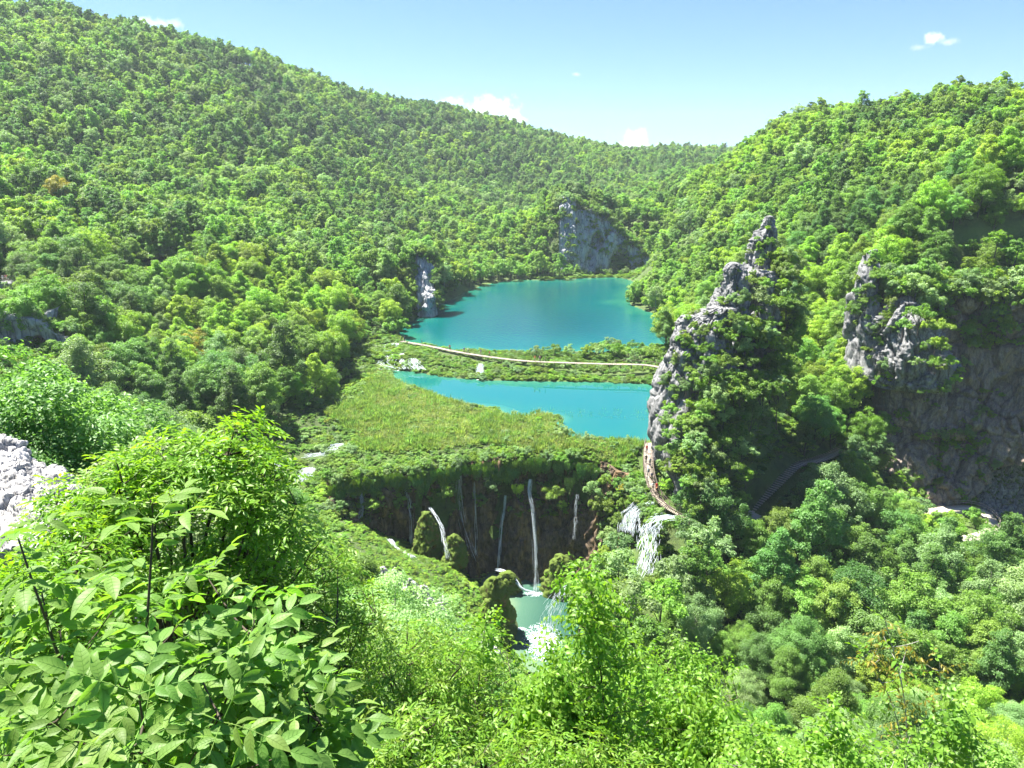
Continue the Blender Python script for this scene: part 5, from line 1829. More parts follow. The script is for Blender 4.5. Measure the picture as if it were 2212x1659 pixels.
falls('waterfall', 'bright bursting waterfall arching into the pool from the right trees', [P(1262, 1255, 104), P(1232, 1268, 103.5), P(1208, 1292, 103), P(1192, 1325, 102.3), P(1186, 1365, 101.5), P(1182, 1398, 101)], 1.0, 1100, (.008, .022), 18, 'waterfall', 2.4, (.02, .10), .2, None, .8)
falls('cascade', 'white water tumbling down the left corner of the strip between lakes', [P(855, 752, 222), P(840, 765, 215), P(835, 778, 208), P(820, 788, 203), P(845, 797, 199)], 3.4, 500, (.02, .055), 19, 'waterfall', 1.2, (.03, .12), .4, 'small falls between the lakes')
falls('cascade', 'single little fall dropping into the middle of the lower lake edge', [P(1040, 785, 198), P(1038, 795, 197), P(1037, 806, 196), P(1036, 818, 195)], .9, 90, (.02, .05), 20, 'waterfall', 1.4, (.3, .9), .3, 'small falls between the lakes')
falls('cascade', 'low white fall right of the corner cascade', [P(892, 775, 206), P(897, 785, 203), P(905, 798, 199)], 1.3, 110, (.02, .05), 21, 'waterfall', 1.8, (.1, .4), .3, 'small falls between the lakes')
falls('cascade', 'low white fall beside the corner cascade', [P(868, 764, 212), P(870, 780, 206), P(875, 798, 200)], .9, 90, (.02, .05), 22, 'waterfall', 1.8, (.1, .4), .3, 'small falls between the lakes')
foam('foam', 'white foam where the tallest fall meets the pool', Pz(1152, 1283, POOL_Z + .03), 2.2, .9, 260, 1)
foam('churning_foam', 'white churning water under the bursting fall', Pz(1172, 1385, POOL_Z + .03), 3.6, 5.8, 2200, 2)
foam('foam_streak', 'curl of foam at the left bank of the pool', Pz(1118, 1358, POOL_Z + .03), 1.7, .5, 220, 3)
foam('lake_foam', 'foam below the corner cascade of the lower lake', Pz(870, 800, LL_Z + .03), 7.5, .8, 260, 4)
foam('lake_foam', 'foam below the single little fall', Pz(1036, 820, LL_Z + .03), 1.2, .5, 60, 5)
print('water', time.time() - T0)


# ------------------------------------------------------------------ walkways, steps, rails
def walkway(name, label, line, width, plank=.24, rail=(1,), post_step=2.2, matp='wood', under=1.5):
    root = thing(name, label, 'boardwalk', tuple(line[0]))
    org = line[0]
    L_ = np.concatenate([[0], np.cumsum(np.linalg.norm(np.diff(line, axis=0), axis=1))])
    b = MB()
    r = np.random.default_rng(3)
    d = 0
    while d < L_[-1]:
        p = np.array([np.interp(d, L_, line[:, k]) for k in range(3)])
        p2 = np.array([np.interp(d + .3, L_, line[:, k]) for k in range(3)])
        t = unit(p2 - p) if np.linalg.norm(p2 - p) > 1e-6 else np.array([0, 1., 0])
        s_ = unit(np.cross(t, [0, 0, 1]))
        u = np.cross(s_, t)
        b.box(p - org + r.normal(size=3) * .015, (width * r.uniform(.96, 1.05), plank * .86, .06), np.column_stack([s_, t, u]), r.random())
        d += plank
    tag(b.build('planking', M[matp], root), None, kind='stuff')
    bb = MB()
    n = int(L_[-1] / post_step) + 1
    for k in range(n + 1):
        d = min(k * post_step, L_[-1])
        p = np.array([np.interp(d, L_, line[:, j]) for j in range(3)]) - org
        t = unit(np.array([np.interp(d + .3, L_, line[:, j]) for j in range(3)]) - np.array([np.interp(max(0, d - .3), L_, line[:, j]) for j in range(3)]))
        s_ = unit(np.cross(t, [0, 0, 1]))
        for sd in (-1, 1):
            q = p + s_ * sd * (width / 2 + .03)
            tp = 1.05 if sd in rail else .0
            bb.box(q + [0, 0, (tp - under) / 2], (.11, .11, tp + under))
    bb.build('post', M['wood_dark'], root)
    for sd in rail:
        rb = MB()
        off = []
        for k in range(len(line)):
            t = unit(line[min(k + 1, len(line) - 1)] - line[max(k - 1, 0)])
            off.append(line[k] - org + unit(np.cross(t, [0, 0, 1])) * sd * (width / 2 + .03))
        off = np.array(off)
        rb.tube(off + [0, 0, 1.05], .055, 5)
        rb.tube(off + [0, 0, .55], .04, 5)
        rb.build('rail', M['wood_dark'], root)
    for sd in (-.35, .35):
        rb = MB()
        rb.tube(line - org + np.array([sd * width, 0, -.12]), .09, 4)
        rb.build('beam', M['wood_dark'], root)
    return root


walkway('boardwalk', 'plank boardwalk with rails stepping down round the foot of the rock spire', bw1, 1.7, .3, (-1, 1), 2.4)
l2 = np.array([Pz(*p, 1.15) for p in [(868, 737), (930, 748), (1000, 762), (1090, 775), (1160, 781), (1300, 786), (1390, 788), (1440, 796)]])
l2 = curve_pts(l2, 70)
walkway('boardwalk', 'long pale boardwalk crossing the strip between the two lakes', l2, 1.35, .3, (), 3.0, 'wood', 1.2)
# low railing on the right end of the far boardwalk
rb = MB()
q = l2[52:]
rb.tube(q + [0, .95, .95], .05, 4)
for k in range(0, len(q), 2):
    rb.box(q[k] + [0, .95, .45], (.1, .1, 1.))
tag(rb.build('railing', M['wood_dark']), 'short wooden railing behind the right end of the lake boardwalk', 'railing')

# steps cut into the slope right of the spire
root = thing('stairway', 'long stairway of log steps climbing the dark slope right of the spire', 'stairs', tuple(stepw[0]))
L_ = np.concatenate([[0], np.cumsum(np.linalg.norm(np.diff(stepw, axis=0), axis=1))])
step_me = None
ns = 46
b = MB()
b.box((0, 0, 0), (2.7, .34, .2))
b.box((0, .22, -.04), (2.5, .3, .12))
step_me = b.mesh('step', [M['wood']])
for k in range(ns):
    d = L_[-1] * k / (ns - 1)
    p = np.array([np.interp(d, L_, stepw[:, j]) for j in range(3)])
    t = np.array([np.interp(d + .5, L_, stepw[:, j]) for j in range(3)]) - np.array([np.interp(d - .5, L_, stepw[:, j]) for j in range(3)])
    o = obj('step', step_me, root, tuple(p - stepw[0] + [0, 0, .05]))
    o.rotation_euler = (0, 0, math.atan2(t[1], t[0]) - math.pi / 2)


def ribbon(name, label, line, width, thick, m, zrel=0, kind='structure', root=None):
    t = np.gradient(line, axis=0)
    s_ = unit(np.cross(t, [0, 0, 1]))
    b = MB()
    Lf, Rt = line - s_ * width / 2, line + s_ * width / 2
    n = len(line)
    V = np.concatenate([Lf, Rt, Lf - [0, 0, thick], Rt - [0, 0, thick]]) + [0, 0, zrel]
    F = []
    for k in range(n - 1):
        F += [[k, n + k, n + k + 1, k + 1], [k, k + 1, 2 * n + k + 1, 2 * n + k], [n + k, 3 * n + k, 3 * n + k + 1, n + k + 1]]
    b.add(V, F)
    o = b.build(name, m, root)
    if label:
        tag(o, label, kind=kind)
    return o


ribbon('path', 'bright curved gravel path on the valley floor at the right', loopw, 2.6, 1.2, M['gravel'], .1)
gp = curve_pts([Pz(*a) for a in [(1484, 1120, -9.6), (1515, 1126, -10.2), (1545, 1124, -10.8), (1580, 1114, -11.6), (1612, 1106, -12.2)]], 30)
ribbon('path', 'sandy footpath from the boardwalk end to the foot of the steps', gp, 2.6, 1.0, M['gravel'], .1)
gp2 = curve_pts([Pz(*a) for a in [(1612, 1106, -12.2), (1660, 1128, -13), (1710, 1138, -13.5), (1760, 1136, -14)]], 30)
ribbon('path', 'sandy footpath running right from the foot of the steps', gp2, 2.2, 1.0, M['gravel'], .1)


def railing(name, label, line, h=1.1, m='metal', step=2.0, side=0, rails=(1., .62, .3), r0=.03):
    root = thing(name, label, 'railing', tuple(line[0]))
    org = line[0]
    L_ = np.concatenate([[0], np.cumsum(np.linalg.norm(np.diff(line, axis=0), axis=1))])
    t = np.gradient(line, axis=0)
    off = unit(np.cross(t, [0, 0, 1])) * side
    for q in rails:
        b = MB()
        b.tube(line + off - org + [0, 0, h * q], r0, 5)
        b.build('rail', M[m], root)
    for k in range(int(L_[-1] / step) + 1):
        d = k * step
        p = np.array([np.interp(d, L_, (line + off)[:, j]) for j in range(3)]) - org
        b = MB()
        b.box(p + [0, 0, h / 2 - .2], (.08, .08, h + .4))
        b.build('post', M[m], root)
    return root


railing('railing', 'pale railing bending round the outer edge of the curved gravel path', loopw[8:] + [0, 0, .1], 1.1, 'wood', 2.2, -1.35, (1., .55), .06)
# lookout terraces on the left slope
for (lk, nm, lb, rl) in ((LOOK1, 'terrace', 'stone lookout terrace crowded with people at the left border', 'metal railing in front of the crowd on the left lookout'),
                         (LOOK2, 'terrace', 'walled path ledge among trees on the left slope', 'metal railing on the walled ledge among the left slope trees'),
                         (LOOK3, 'terrace', 'tiny pale rock ledge high on the left slope', None)):
    ln = curve_pts([P(*a) for a in lk], 24)
    o = ribbon(nm, None, ln + [0, 1.6, 0], 3.6, 2.2, M['limestone_far'])
    tag(o, lb, 'terrace')
    if rl:
        railing('railing', rl, ln + [0, 0, 0], 1.1, 'metal', 2.2, 0)
print('walks', time.time() - T0)


# ------------------------------------------------------------------ people
def skin_body(pose):
    J = {'pel': (0, 0, .96), 'sp': (0, .01, 1.14), 'ch': (0, 0, 1.36), 'nk': (0, .0, 1.50), 'hd': (0, -.02, 1.60), 'tp': (0, -.015, 1.72), 'nose': (0, -.115, 1.615),
         'sl': (.17, 0, 1.42), 'sr': (-.17, 0, 1.42)}
    if pose == 'stand':
        J.update(el=(.23, .03, 1.15), er=(-.23, .03, 1.15), hl=(.24, -.06, .90), hr=(-.24, -.06, .90), kl=(.10, -.02, .50), kr=(-.10, -.02, .50), al=(.11, .02, .08), ar=(-.11, .02, .08), tl=(.12, -.14, .03), tr=(-.12, -.14, .03))
    elif pose == 'walk':
        J.update(el=(.23, .12, 1.17), er=(-.23, -.10, 1.17), hl=(.22, .06, .92), hr=(-.21, -.28, 1.02), kl=(.10, -.22, .54), kr=(-.09, .06, .50), al=(.10, -.26, .10), ar=(-.10, .32, .14), tl=(.10, -.42, .04), tr=(-.10, .20, .04))
    else:
        J.update(el=(.24, -.10, 1.18), er=(-.24, -.10, 1.18), hl=(.18, -.34, 1.12), hr=(-.18, -.34, 1.12), kl=(.11, .0, .50), kr=(-.11, .03, .50), al=(.12, .05, .08), ar=(-.12, .08, .08), tl=(.13, -.11, .03), tr=(-.13, -.08, .03))
    J.update(pl=(.09, 0, .90), pr=(-.09, 0, .90))
    for s_, sx in (('l', 1), ('r', -1)):
        h = np.array(J['h' + s_])
        e = np.array(J['e' + s_])
        d = unit(h - e)
        J['w' + s_] = tuple(h)
        J['m' + s_] = tuple(h + d * .09)
        J['f' + s_] = tuple(h + d * .17 + np.array([0, -.02, 0]))
        J['u' + s_] = tuple(h + d * .06 + np.array([-sx * .045, -.02, 0]))
    E = [('pel', 'sp'), ('sp', 'ch'), ('ch', 'nk'), ('nk', 'hd'), ('hd', 'tp'), ('hd', 'nose'), ('ch', 'sl'), ('ch', 'sr'), ('sl', 'el'), ('sr', 'er'), ('el', 'wl'), ('er', 'wr'), ('wl', 'ml'), ('wr', 'mr'), ('ml', 'fl'), ('mr', 'fr'), ('wl', 'ul'), ('wr', 'ur'),
         ('pel', 'pl'), ('pel', 'pr'), ('pl', 'kl'), ('pr', 'kr'), ('kl', 'al'), ('kr', 'ar'), ('al', 'tl'), ('ar', 'tr')]
    Rd = dict(pel=.14, sp=.125, ch=.15, nk=.055, hd=.098, tp=.06, nose=.018, s=.07, e=.042, w=.03, m=.038, f=.016, u=.014, p=.095, k=.06, a=.042, t=.035)
    ks = list(J)
    me = bpy.data.meshes.new('person')
    me.from_pydata([J[k] for k in ks], [(ks.index(a), ks.index(b)) for a, b in E], [])
    o = bpy.data.objects.new('person', me)
    COL.objects.link(o)
    o.modifiers.new('skin', 'SKIN')
    sl = me.skin_vertices[0].data
    for i, k in enumerate(ks):
        rr = Rd.get(k, Rd.get(k[0], .05))
        sl[i].radius = (rr, rr * (.72 if k in ('pel', 'sp', 'ch') else 1))
        sl[i].use_root = (k == 'pel')
    sd = o.modifiers.new('sub', 'SUBSURF')
    sd.levels = 1
    sd.render_levels = 1
    dg = bpy.context.evaluated_depsgraph_get()
    em = bpy.data.meshes.new_from_object(o.evaluated_get(dg))
    bpy.data.objects.remove(o)
    return em


def flat(name, c, rough=.8):
    return plain_mat(name, c, rough, tuple(x * .8 for x in c), 20)


SKIN = flat('skin', (.48, .30, .21), .6)
HAIR = [flat('hair_dark', (.03, .02, .015)), flat('hair_fair', (.30, .2, .1))]
CLOTH = {'white': flat('cloth_white', (.75, .75, .74)), 'red': flat('cloth_red', (.55, .04, .03)), 'teal': flat('cloth_teal', (.15, .36, .42)), 'black': flat('cloth_black', (.025, .025, .03)), 'navy': flat('cloth_navy', (.03, .05, .13)),
         'khaki': flat('cloth_khaki', (.35, .28, .18)), 'blue': flat('cloth_blue', (.12, .22, .5)), 'pink': flat('cloth_pink', (.65, .3, .3)), 'grey': flat('cloth_grey', (.3, .3, .31)), 'orange': flat('cloth_orange', (.7, .22, .05))}
BODY = {k: skin_body(k) for k in ('stand', 'walk', 'lean')}
_pc = {}


def person(loc, rz_, pose, top, bottom, label, group=None, hair=0, pack=None):
    key = (pose, top, bottom, hair)
    if key not in _pc:
        me = BODY[pose].copy()
        me.materials.clear()
        for m in (SKIN, CLOTH[top], CLOTH[bottom], HAIR[hair]):
            me.materials.append(m)
        for p in me.polygons:
            c = p.center
            k = 0
            if c.z > 1.60 and (c.y > -.05 or c.z > 1.68):
                k = 3
            elif c.z > 1.5:
                k = 0
            elif c.z > .96 and (abs(c.x) < .235 or c.z > 1.2) and c.y > -.22:
                k = 1
            elif c.z < .97 and abs(c.x) < .2 and c.z > .07:
                k = 2
            elif c.z < .09:
                k = 3
            p.material_index = k
            p.use_smooth = True
        _pc[key] = me
    root = thing('person', label, 'person', tuple(loc), rz_, group)
    obj('body', _pc[key], root)
    if pack:
        b = MB()
        b.box((0, .2, 1.25), (.28, .16, .42))
        b.box((0, .3, 1.18), (.2, .08, .22))
        b.tube([(-.1, .12, 1.42), (-.11, -.02, 1.47), (-.11, -.1, 1.34)], .02, 4)
        b.tube([(.1, .12, 1.42), (.11, -.02, 1.47), (.11, -.1, 1.34)], .02, 4)
        b.build('backpack', CLOTH[pack], root)
    return root


def on_line(line, px):
    q = project(line)[0]
    i = np.argmin(np.abs(q - px))
    return line[i]


def on_line_y(line, py):
    q = project(line)[1]
    i = np.argmin(np.abs(q - py))
    return line[i]


g1 = 'walkers on the boardwalk by the spire'
for (py, dx, pose, a, b_, lb, h, pk) in [
    (978, -.35, 'walk', 'red', 'navy', 'person in red top farthest up the falls boardwalk', 0, None),
    (1000, -.4, 'stand', 'black', 'black', 'person in dark clothes by the left rail of the boardwalk', 0, None),
    (1006, .3, 'walk', 'grey', 'navy', 'person in grey on the flat upper part of the boardwalk', 1, None),
    (1028, -.2, 'walk', 'teal', 'navy', 'dark-haired person with teal shirt in the middle of the boardwalk', 0, 'black'),
    (1040, .25, 'walk', 'navy', 'khaki', 'person in navy with shorts behind the teal-shirted walker', 0, None),
    (1060, -.2, 'walk', 'white', 'black', 'person in white shirt where the boardwalk starts to curve', 0, None),
    (1061, .5, 'walk', 'red', 'khaki', 'person in red shirt beside the white-shirted walker', 0, None),
    (1071, .1, 'walk', 'black', 'khaki', 'person in black carrying an orange pack at the curve of the boardwalk', 0, 'orange'),
    (1108, .35, 'stand', 'grey', 'khaki', 'person in grey on the lowest stretch of the boardwalk', 1, None)]:
    p = on_line_y(bw1, py) + [dx, 0, .04]
    person(p, random.choice([0, math.pi, .3]), pose, a, b_, lb, g1, h, pk)
for (px, a, lb) in ((1489, 'white', 'person in white at the end of the boardwalk under the trees'), (1499, 'blue', 'person in blue beside the one in white under the trees')):
    person(on_line(gp, px) + [0, 0, .12], 0, 'stand', a, 'navy', lb, g1)
g2 = 'walkers on the lake boardwalk'
for (px, a, lb, pose) in [(871, 'black', 'person in black at the far left start of the lake boardwalk', 'walk'), (876, 'navy', 'person in navy just behind the first walker at the left start', 'walk'), (914, 'black', 'lone dark figure on the left part of the lake boardwalk', 'stand'),
                          (974, 'red', 'person in red amid the grass on the left lake boardwalk', 'walk'), (1005, 'blue', 'person in blue where the lake boardwalk vanishes in grass', 'walk'), (1012, 'white', 'person in white next to the one in blue on the lake boardwalk', 'walk'),
                          (1040, 'grey', 'person in grey on the hidden middle of the lake boardwalk', 'walk'), (1062, 'red', 'person in red on the hidden middle of the lake boardwalk', 'walk'), (1160, 'orange', 'person in orange in front of the tall bush between the lakes', 'walk'), (1168, 'pink', 'person in pink beside the orange-clad walker', 'stand'), (1178, 'black', 'person in black right of the orange and pink walkers', 'stand')]:
    person(on_line(l2, px) + [0, random.uniform(-.3, .3), .04], random.choice([1.57, -1.57, 0]), pose, a, random.choice(['navy', 'khaki', 'black']), lb, g2)
l1 = curve_pts([P(*a) for a in LOOK1], 60)
cl_ = ['white', 'pink', 'red', 'khaki', 'grey', 'red', 'white', 'navy', 'orange', 'pink', 'white', 'teal']
for k in range(12):
    person(on_line(l1, 2 + k * 4.4 + random.uniform(-1, 1)) + [0, random.uniform(.5, 1.3), .02], random.uniform(-.4, .4), random.choice(['stand', 'lean']), cl_[k], 'khaki', f"person in {cl_[k]} in the crowd on the left lookout, {['first from the border', 'second from the border', 'third from the border', 'fourth from the border', 'fifth from the border', 'sixth from the border', 'sixth from the right end', 'fifth from the right end', 'fourth from the right end', 'third from the right end', 'second from the right end', 'at the right end'][k]}", 'crowd on the left lookout', k % 2)
print('people', time.time() - T0)


# ------------------------------------------------------------------ foreground bushes with real leaves
def leaflet(b, M4, ln, wd, seg=5, droop=.18, fold=.28, tint=.5, round_=.8, rib=0):
    t = np.linspace(0, 1, seg + 1)
    hw = wd * .5 * np.sin(np.clip(t ** round_, 0, 1) * math.pi) ** .85
    hw[0] = wd * .04
    hw[-1] = .001
    y = t * ln
    z = -droop * ln * t ** 2
    Vc = np.column_stack([np.zeros(seg + 1), y, z])
    wl, wr = (.10 * hw * np.sin(t * 11 + tint * 20), .10 * hw * np.sin(t * 12 + tint * 31)) if rib else (0, 0)
    Vl = np.column_stack([-hw * (1 + (.5 - tint) * .1), y + ln * .02, z + hw * fold + wl])
    Vr = np.column_stack([hw, y + ln * .02, z + hw * fold + wr])
    V = np.stack([Vl, Vc, Vr], 1).reshape(-1, 3)
    V = np.column_stack([V, np.ones(len(V))]) @ np.array(M4).T
    i = np.arange(seg)[:, None] * 3
    F = np.concatenate([i + [0, 1, 4, 3], i + [1, 2, 5, 4]])
    b.add(V[:, :3], F, tint)
    if rib:
        q = np.column_stack([np.zeros(seg), y[:-1], z[:-1] + .0012, np.ones(seg)]) @ np.array(M4).T
        b.tube(q[:, :3], np.linspace(rib, rib * .4, seg), 3, 1.0)
        for k in range(1, seg - 1):
            for sd in (-1, 1):
                a_ = np.array([[0, y[k], z[k] + .001, 1], [sd * hw[k] * .8, y[k] + hw[k] * .6, z[k] + hw[k] * fold * .8 + .0015, 1]]) @ np.array(M4).T
                b.tube(a_[:, :3], rib * .35, 3, 1.0)


def compound_leaf(seed, pairs, L_, ll, lw, mats, seg=4, droop=.2, ldroop=.25, angle=58, petiole=.28, rv=.0022, rib=0):
    r = np.random.default_rng(seed)
    b = MB()
    t = np.linspace(0, 1, 7)
    rc = np.column_stack([r.normal() * .04 * L_ * t ** 2, t * L_ * math.cos(droop), -droop * L_ * t ** 2 + .08 * L_ * t])
    b.tube(rc, np.linspace(rv, rv * .5, 7), 3, 0.85)
    for k in range(pairs):
        u = petiole + (1 - petiole) * k / pairs
        i = min(int(u * 6), 5)
        p = rc[i] + (rc[i + 1] - rc[i]) * (u * 6 - i)
        for sd in (-1, 1):
            a = R(angle + r.normal() * 8) * sd
            s = (.72 + .28 * (k + 1) / pairs) * r.uniform(.88, 1.1)
            mt = Matrix.Translation(p) @ Matrix.Rotation(-a, 4, 'Z') @ Matrix.Rotation(r.normal() * .22 - .05, 4, 'X') @ Matrix.Rotation(r.normal() * .3 + sd * .12, 4, 'Y')
            leaflet(b, mt, ll * s, lw * s, seg, ldroop * r.uniform(.3, 1.5), .3, r.uniform(.0, .9), rib=rib)
    mt = Matrix.Translation(rc[-1]) @ Matrix.Rotation(-droop + r.normal() * .1, 4, 'X') @ Matrix.Rotation(r.normal() * .2, 4, 'Y')
    leaflet(b, mt, ll * 1.1, lw * 1.1, seg, ldroop, .3, r.uniform(.2, .9), rib=rib)
    me = b.mesh('leaf', mats, True)
    return me


def twig_leaf(seed, n, L_, ll, lw, mats, seg=4, ldroop=.4, hang=.9):
    """a short twig with alternate drooping leaves"""
    r = np.random.default_rng(seed)
    b = MB()
    t = np.linspace(0, 1, 7)
    rc = np.column_stack([.03 * L_ * np.sin(t * 9), t * L_, -.18 * L_ * t ** 2])
    b.tube(rc, np.linspace(.003, .0012, 7), 3, .2)
    for k in range(n):
        u = .12 + .86 * k / (n - 1)
        i = min(int(u * 6), 5)
        p = rc[i] + (rc[i + 1] - rc[i]) * (u * 6 - i)
        sd = 1 if k % 2 else -1
        a = R(50 + r.normal() * 12) * sd * (1 if k < n - 1 else .1)
        s = r.uniform(.8, 1.15) * (1 if k < n - 2 else .75)
        mt = Matrix.Translation(p) @ Matrix.Rotation(-a, 4, 'Z') @ Matrix.Rotation(-hang * r.uniform(.4, 1.1), 4, 'X') @ Matrix.Rotation(r.normal() * .3, 4, 'Y')
        leaflet(b, mt, ll * s, lw * s, seg, ldroop, .25, r.uniform(.1, .9), .75)
    return b.mesh('leafy_twig', mats, True)


def bush(name, label, cat, root_p, tips, leaves, stem_mat, per_tip, group=None, max_parts=300, stem_r=.02, leaf_name='leaf', nodes=2, node_gap=.12, lscale=1., seed=0, up=.55, main=None):
    """tips: (x,y,z) world; a rosette of leaves round each shoot tip and pairs below it"""
    r = np.random.default_rng(seed)
    root_p = np.array(root_p, float)
    root = thing(name, label, cat, tuple(root_p), 0, group)
    b = MB()
    tips = np.array(tips)
    # stems: a few mains, the shoots leave the nearest main
    mains = main if main is not None else tips[r.permutation(len(tips))[:max(3, len(tips) // 12)]]
    mcur = []
    for m_ in mains:
        m_ = np.array(m_)
        base = root_p + np.append(r.normal(size=2) * .08, 0)
        mid = base + (m_ - base) * .5 + np.array([0, 0, .12]) * np.linalg.norm(m_ - base) + r.normal(size=3) * .05
        c = curve_pts([base, mid, m_], 14)
        mcur.append(c)
        b.tube(c - root_p, np.linspace(stem_r, stem_r * .25, 14), 6, .3)
    allm = np.concatenate(mcur)
    placements = []
    for tp in tips:
        dd = np.linalg.norm(allm - tp, axis=1) + np.maximum(0, allm[:, 2] - tp[2] + .1) * 2
        a = allm[np.argmin(dd)]
        ln = np.linalg.norm(tp - a)
        s_ = unit(unit(tp - a + 1e-6) + np.array([0, 0, up * 1.6]) + r.normal(size=3) * .15)
        if ln > .05:
            c = curve_pts([a, (a + tp) / 2 - np.array([0, 0, .05 * ln]) - s_ * ln * .05, tp], 7)
            b.tube(c - root_p, np.linspace(min(stem_r * .4, .01), .003, 7), 4, .3)
        ph = r.uniform(0, 6.28)
        x = unit(np.cross(s_, [.3, .5, .1]))
        y = np.cross(s_, x)
        k_ = 0
        for nd_ in range(nodes + 1):
            for q in range(per_tip if nd_ == 0 else 2):
                ang = ph + (q * 6.283 / per_tip if nd_ == 0 else q * math.pi + nd_ * 1.57) + r.normal() * .15
                rad = x * math.cos(ang) + y * math.sin(ang)
                inc = r.uniform(.15, .75) if nd_ == 0 else r.uniform(0, .4)
                d = unit(rad + s_ * inc)
                nrm = unit(s_ - d * (s_ @ d) + r.normal(size=3) * .18)
                nrm = unit(nrm - d * (nrm @ d))
                pos = tp - s_ * nd_ * node_gap
                placements.append((pos, d, nrm, lscale * r.uniform(.75, 1.15) * (1.0 if nd_ else .9)))
    b.build('branches', stem_mat, root, True)
    pl = placements
    dcam = np.array([np.linalg.norm(p[0] - [0, 0, CAMZ]) for p in pl])
    pxy = project(np.array([p[0] for p in pl]))
    vis = (pxy[0] > -60) & (pxy[0] < 2270) & (pxy[1] < 1700)
    order = np.argsort(dcam + np.where(vis, 0, 100))
    first = {}
    restp = []
    for rank, i in enumerate(order):
        pos, d, nrm, s_ = pl[i]
        me = leaves[int(r.integers(len(leaves)))]
        if rank < max_parts or me.name not in first:
            x = np.cross(d, nrm)
            mt = Matrix(((x[0] * s_, d[0] * s_, nrm[0] * s_, pos[0] - root_p[0]), (x[1] * s_, d[1] * s_, nrm[1] * s_, pos[1] - root_p[1]), (x[2] * s_, d[2] * s_, nrm[2] * s_, pos[2] - root_p[2]), (0, 0, 0, 1)))
            o = obj(leaf_name, me, root)
            o.matrix_local = mt
            first.setdefault(me.name, o)
        else:
            x = np.cross(d, nrm)
            e = Matrix(((x[0], d[0], nrm[0]), (x[1], d[1], nrm[1]), (x[2], d[2], nrm[2]))).to_euler()
            restp.append((pos - root_p, list(first).index(me.name) if me.name in first else 0, (e.x, e.y, e.z), s_, me.name))
    if restp:
        names = list(first)
        scatter('foliage', [(first[n_],) for n_ in names], [q[0] for q in restp], [names.index(q[4]) for q in restp], [q[2] for q in restp], [q[3] for q in restp], None, root)
    return root


def ell_tips(c, rad, n, seed, front=.0, low=-.5):
    """shoot tips over the outer part of an ellipsoid"""
    r = np.random.default_rng(seed)
    out = []
    while len(out) < n:
        d = unit(r.normal(size=3))
        if d[2] < low or d[1] > .75:
            continue
        k = r.uniform(.6, 1.05) if r.random() < .75 else r.uniform(.3, .6)
        out.append(np.array(c) + d * np.array(rad) * k)
    return out


ELD = [compound_leaf(10 + k, 2 if k % 2 else 3, .25, .108, .048, [M['leaf_elder']], 7, .22, .3, 55, .35, .0028, .0011) for k in range(6)]
ASH = [compound_leaf(30 + k, 3, .25, .098, .036, [M['leaf_ash']], 4, .3, .25, 52, .25) for k in range(6)]
ASH2 = [compound_leaf(40 + k, 3, .23, .088, .030, [M['leaf_ash'] if k % 2 else M['leaf_shrub']], 3, .3, .3, 52, .2) for k in range(5)]
ELM = [twig_leaf(50 + k, 7, .42, .115, .058, [M['leaf_sapling']], 4) for k in range(5)]
RND = [twig_leaf(60 + k, 6, .30, .090, .056, [M['leaf_ash'] if k % 2 else M['leaf_sapling']], 4, .2, .3) for k in range(5)]
NEWL = [twig_leaf(70 + k, 6, .32, .085, .030, [M['leaf_new']], 4, .4, .8) for k in range(3)]

# large-leaved bush right below the viewpoint
T1 = [(330, 1130, 2.7), (40, 1165, 2.8)]
T2 = [(545, 1375, 2.8), (430, 1450, 2.4), (300, 1500, 2.1), (640, 1450, 2.9), (700, 1570, 2.6), (180, 1480, 2.4), (80, 1560, 2.2), (480, 1560, 2.2), (590, 1640, 2.3), (385, 1350, 2.8), (250, 1310, 3.0), (130, 1360, 2.9), (20, 1420, 2.7),
      (90, 1280, 2.9), (200, 1390, 2.7), (340, 1420, 2.5), (500, 1480, 2.6), (620, 1540, 2.7), (400, 1560, 2.3), (160, 1600, 2.1), (280, 1620, 2.0), (30, 1650, 2.1), (690, 1660, 2.6), (340, 1300, 2.9), (560, 1290, 3.1), (450, 1250, 3.1), (540, 1600, 2.6)]
rr = np.random.default_rng(4)
T3 = [(rr.uniform(-60, 700), rr.uniform(1420, 1760), rr.uniform(2.5, 3.5)) for _ in range(90)]
bush('large_leaved_bush', 'bush with big blue-green compound leaves filling the bottom left corner', 'bush', P(330, 2300, 2.6), [P(*t) for t in T1 + T2 + T3], ELD, M['twig'], 4, None, 300, .014, 'leaf', 2, .13, 1.0, 1, .7,
     main=[P(*t) for t in ((330, 1130, 2.7), (40, 1165, 2.8), (545, 1375, 2.8), (690, 1560, 2.7), (300, 1500, 2.2), (470, 1540, 2.3), (120, 1560, 2.3))])
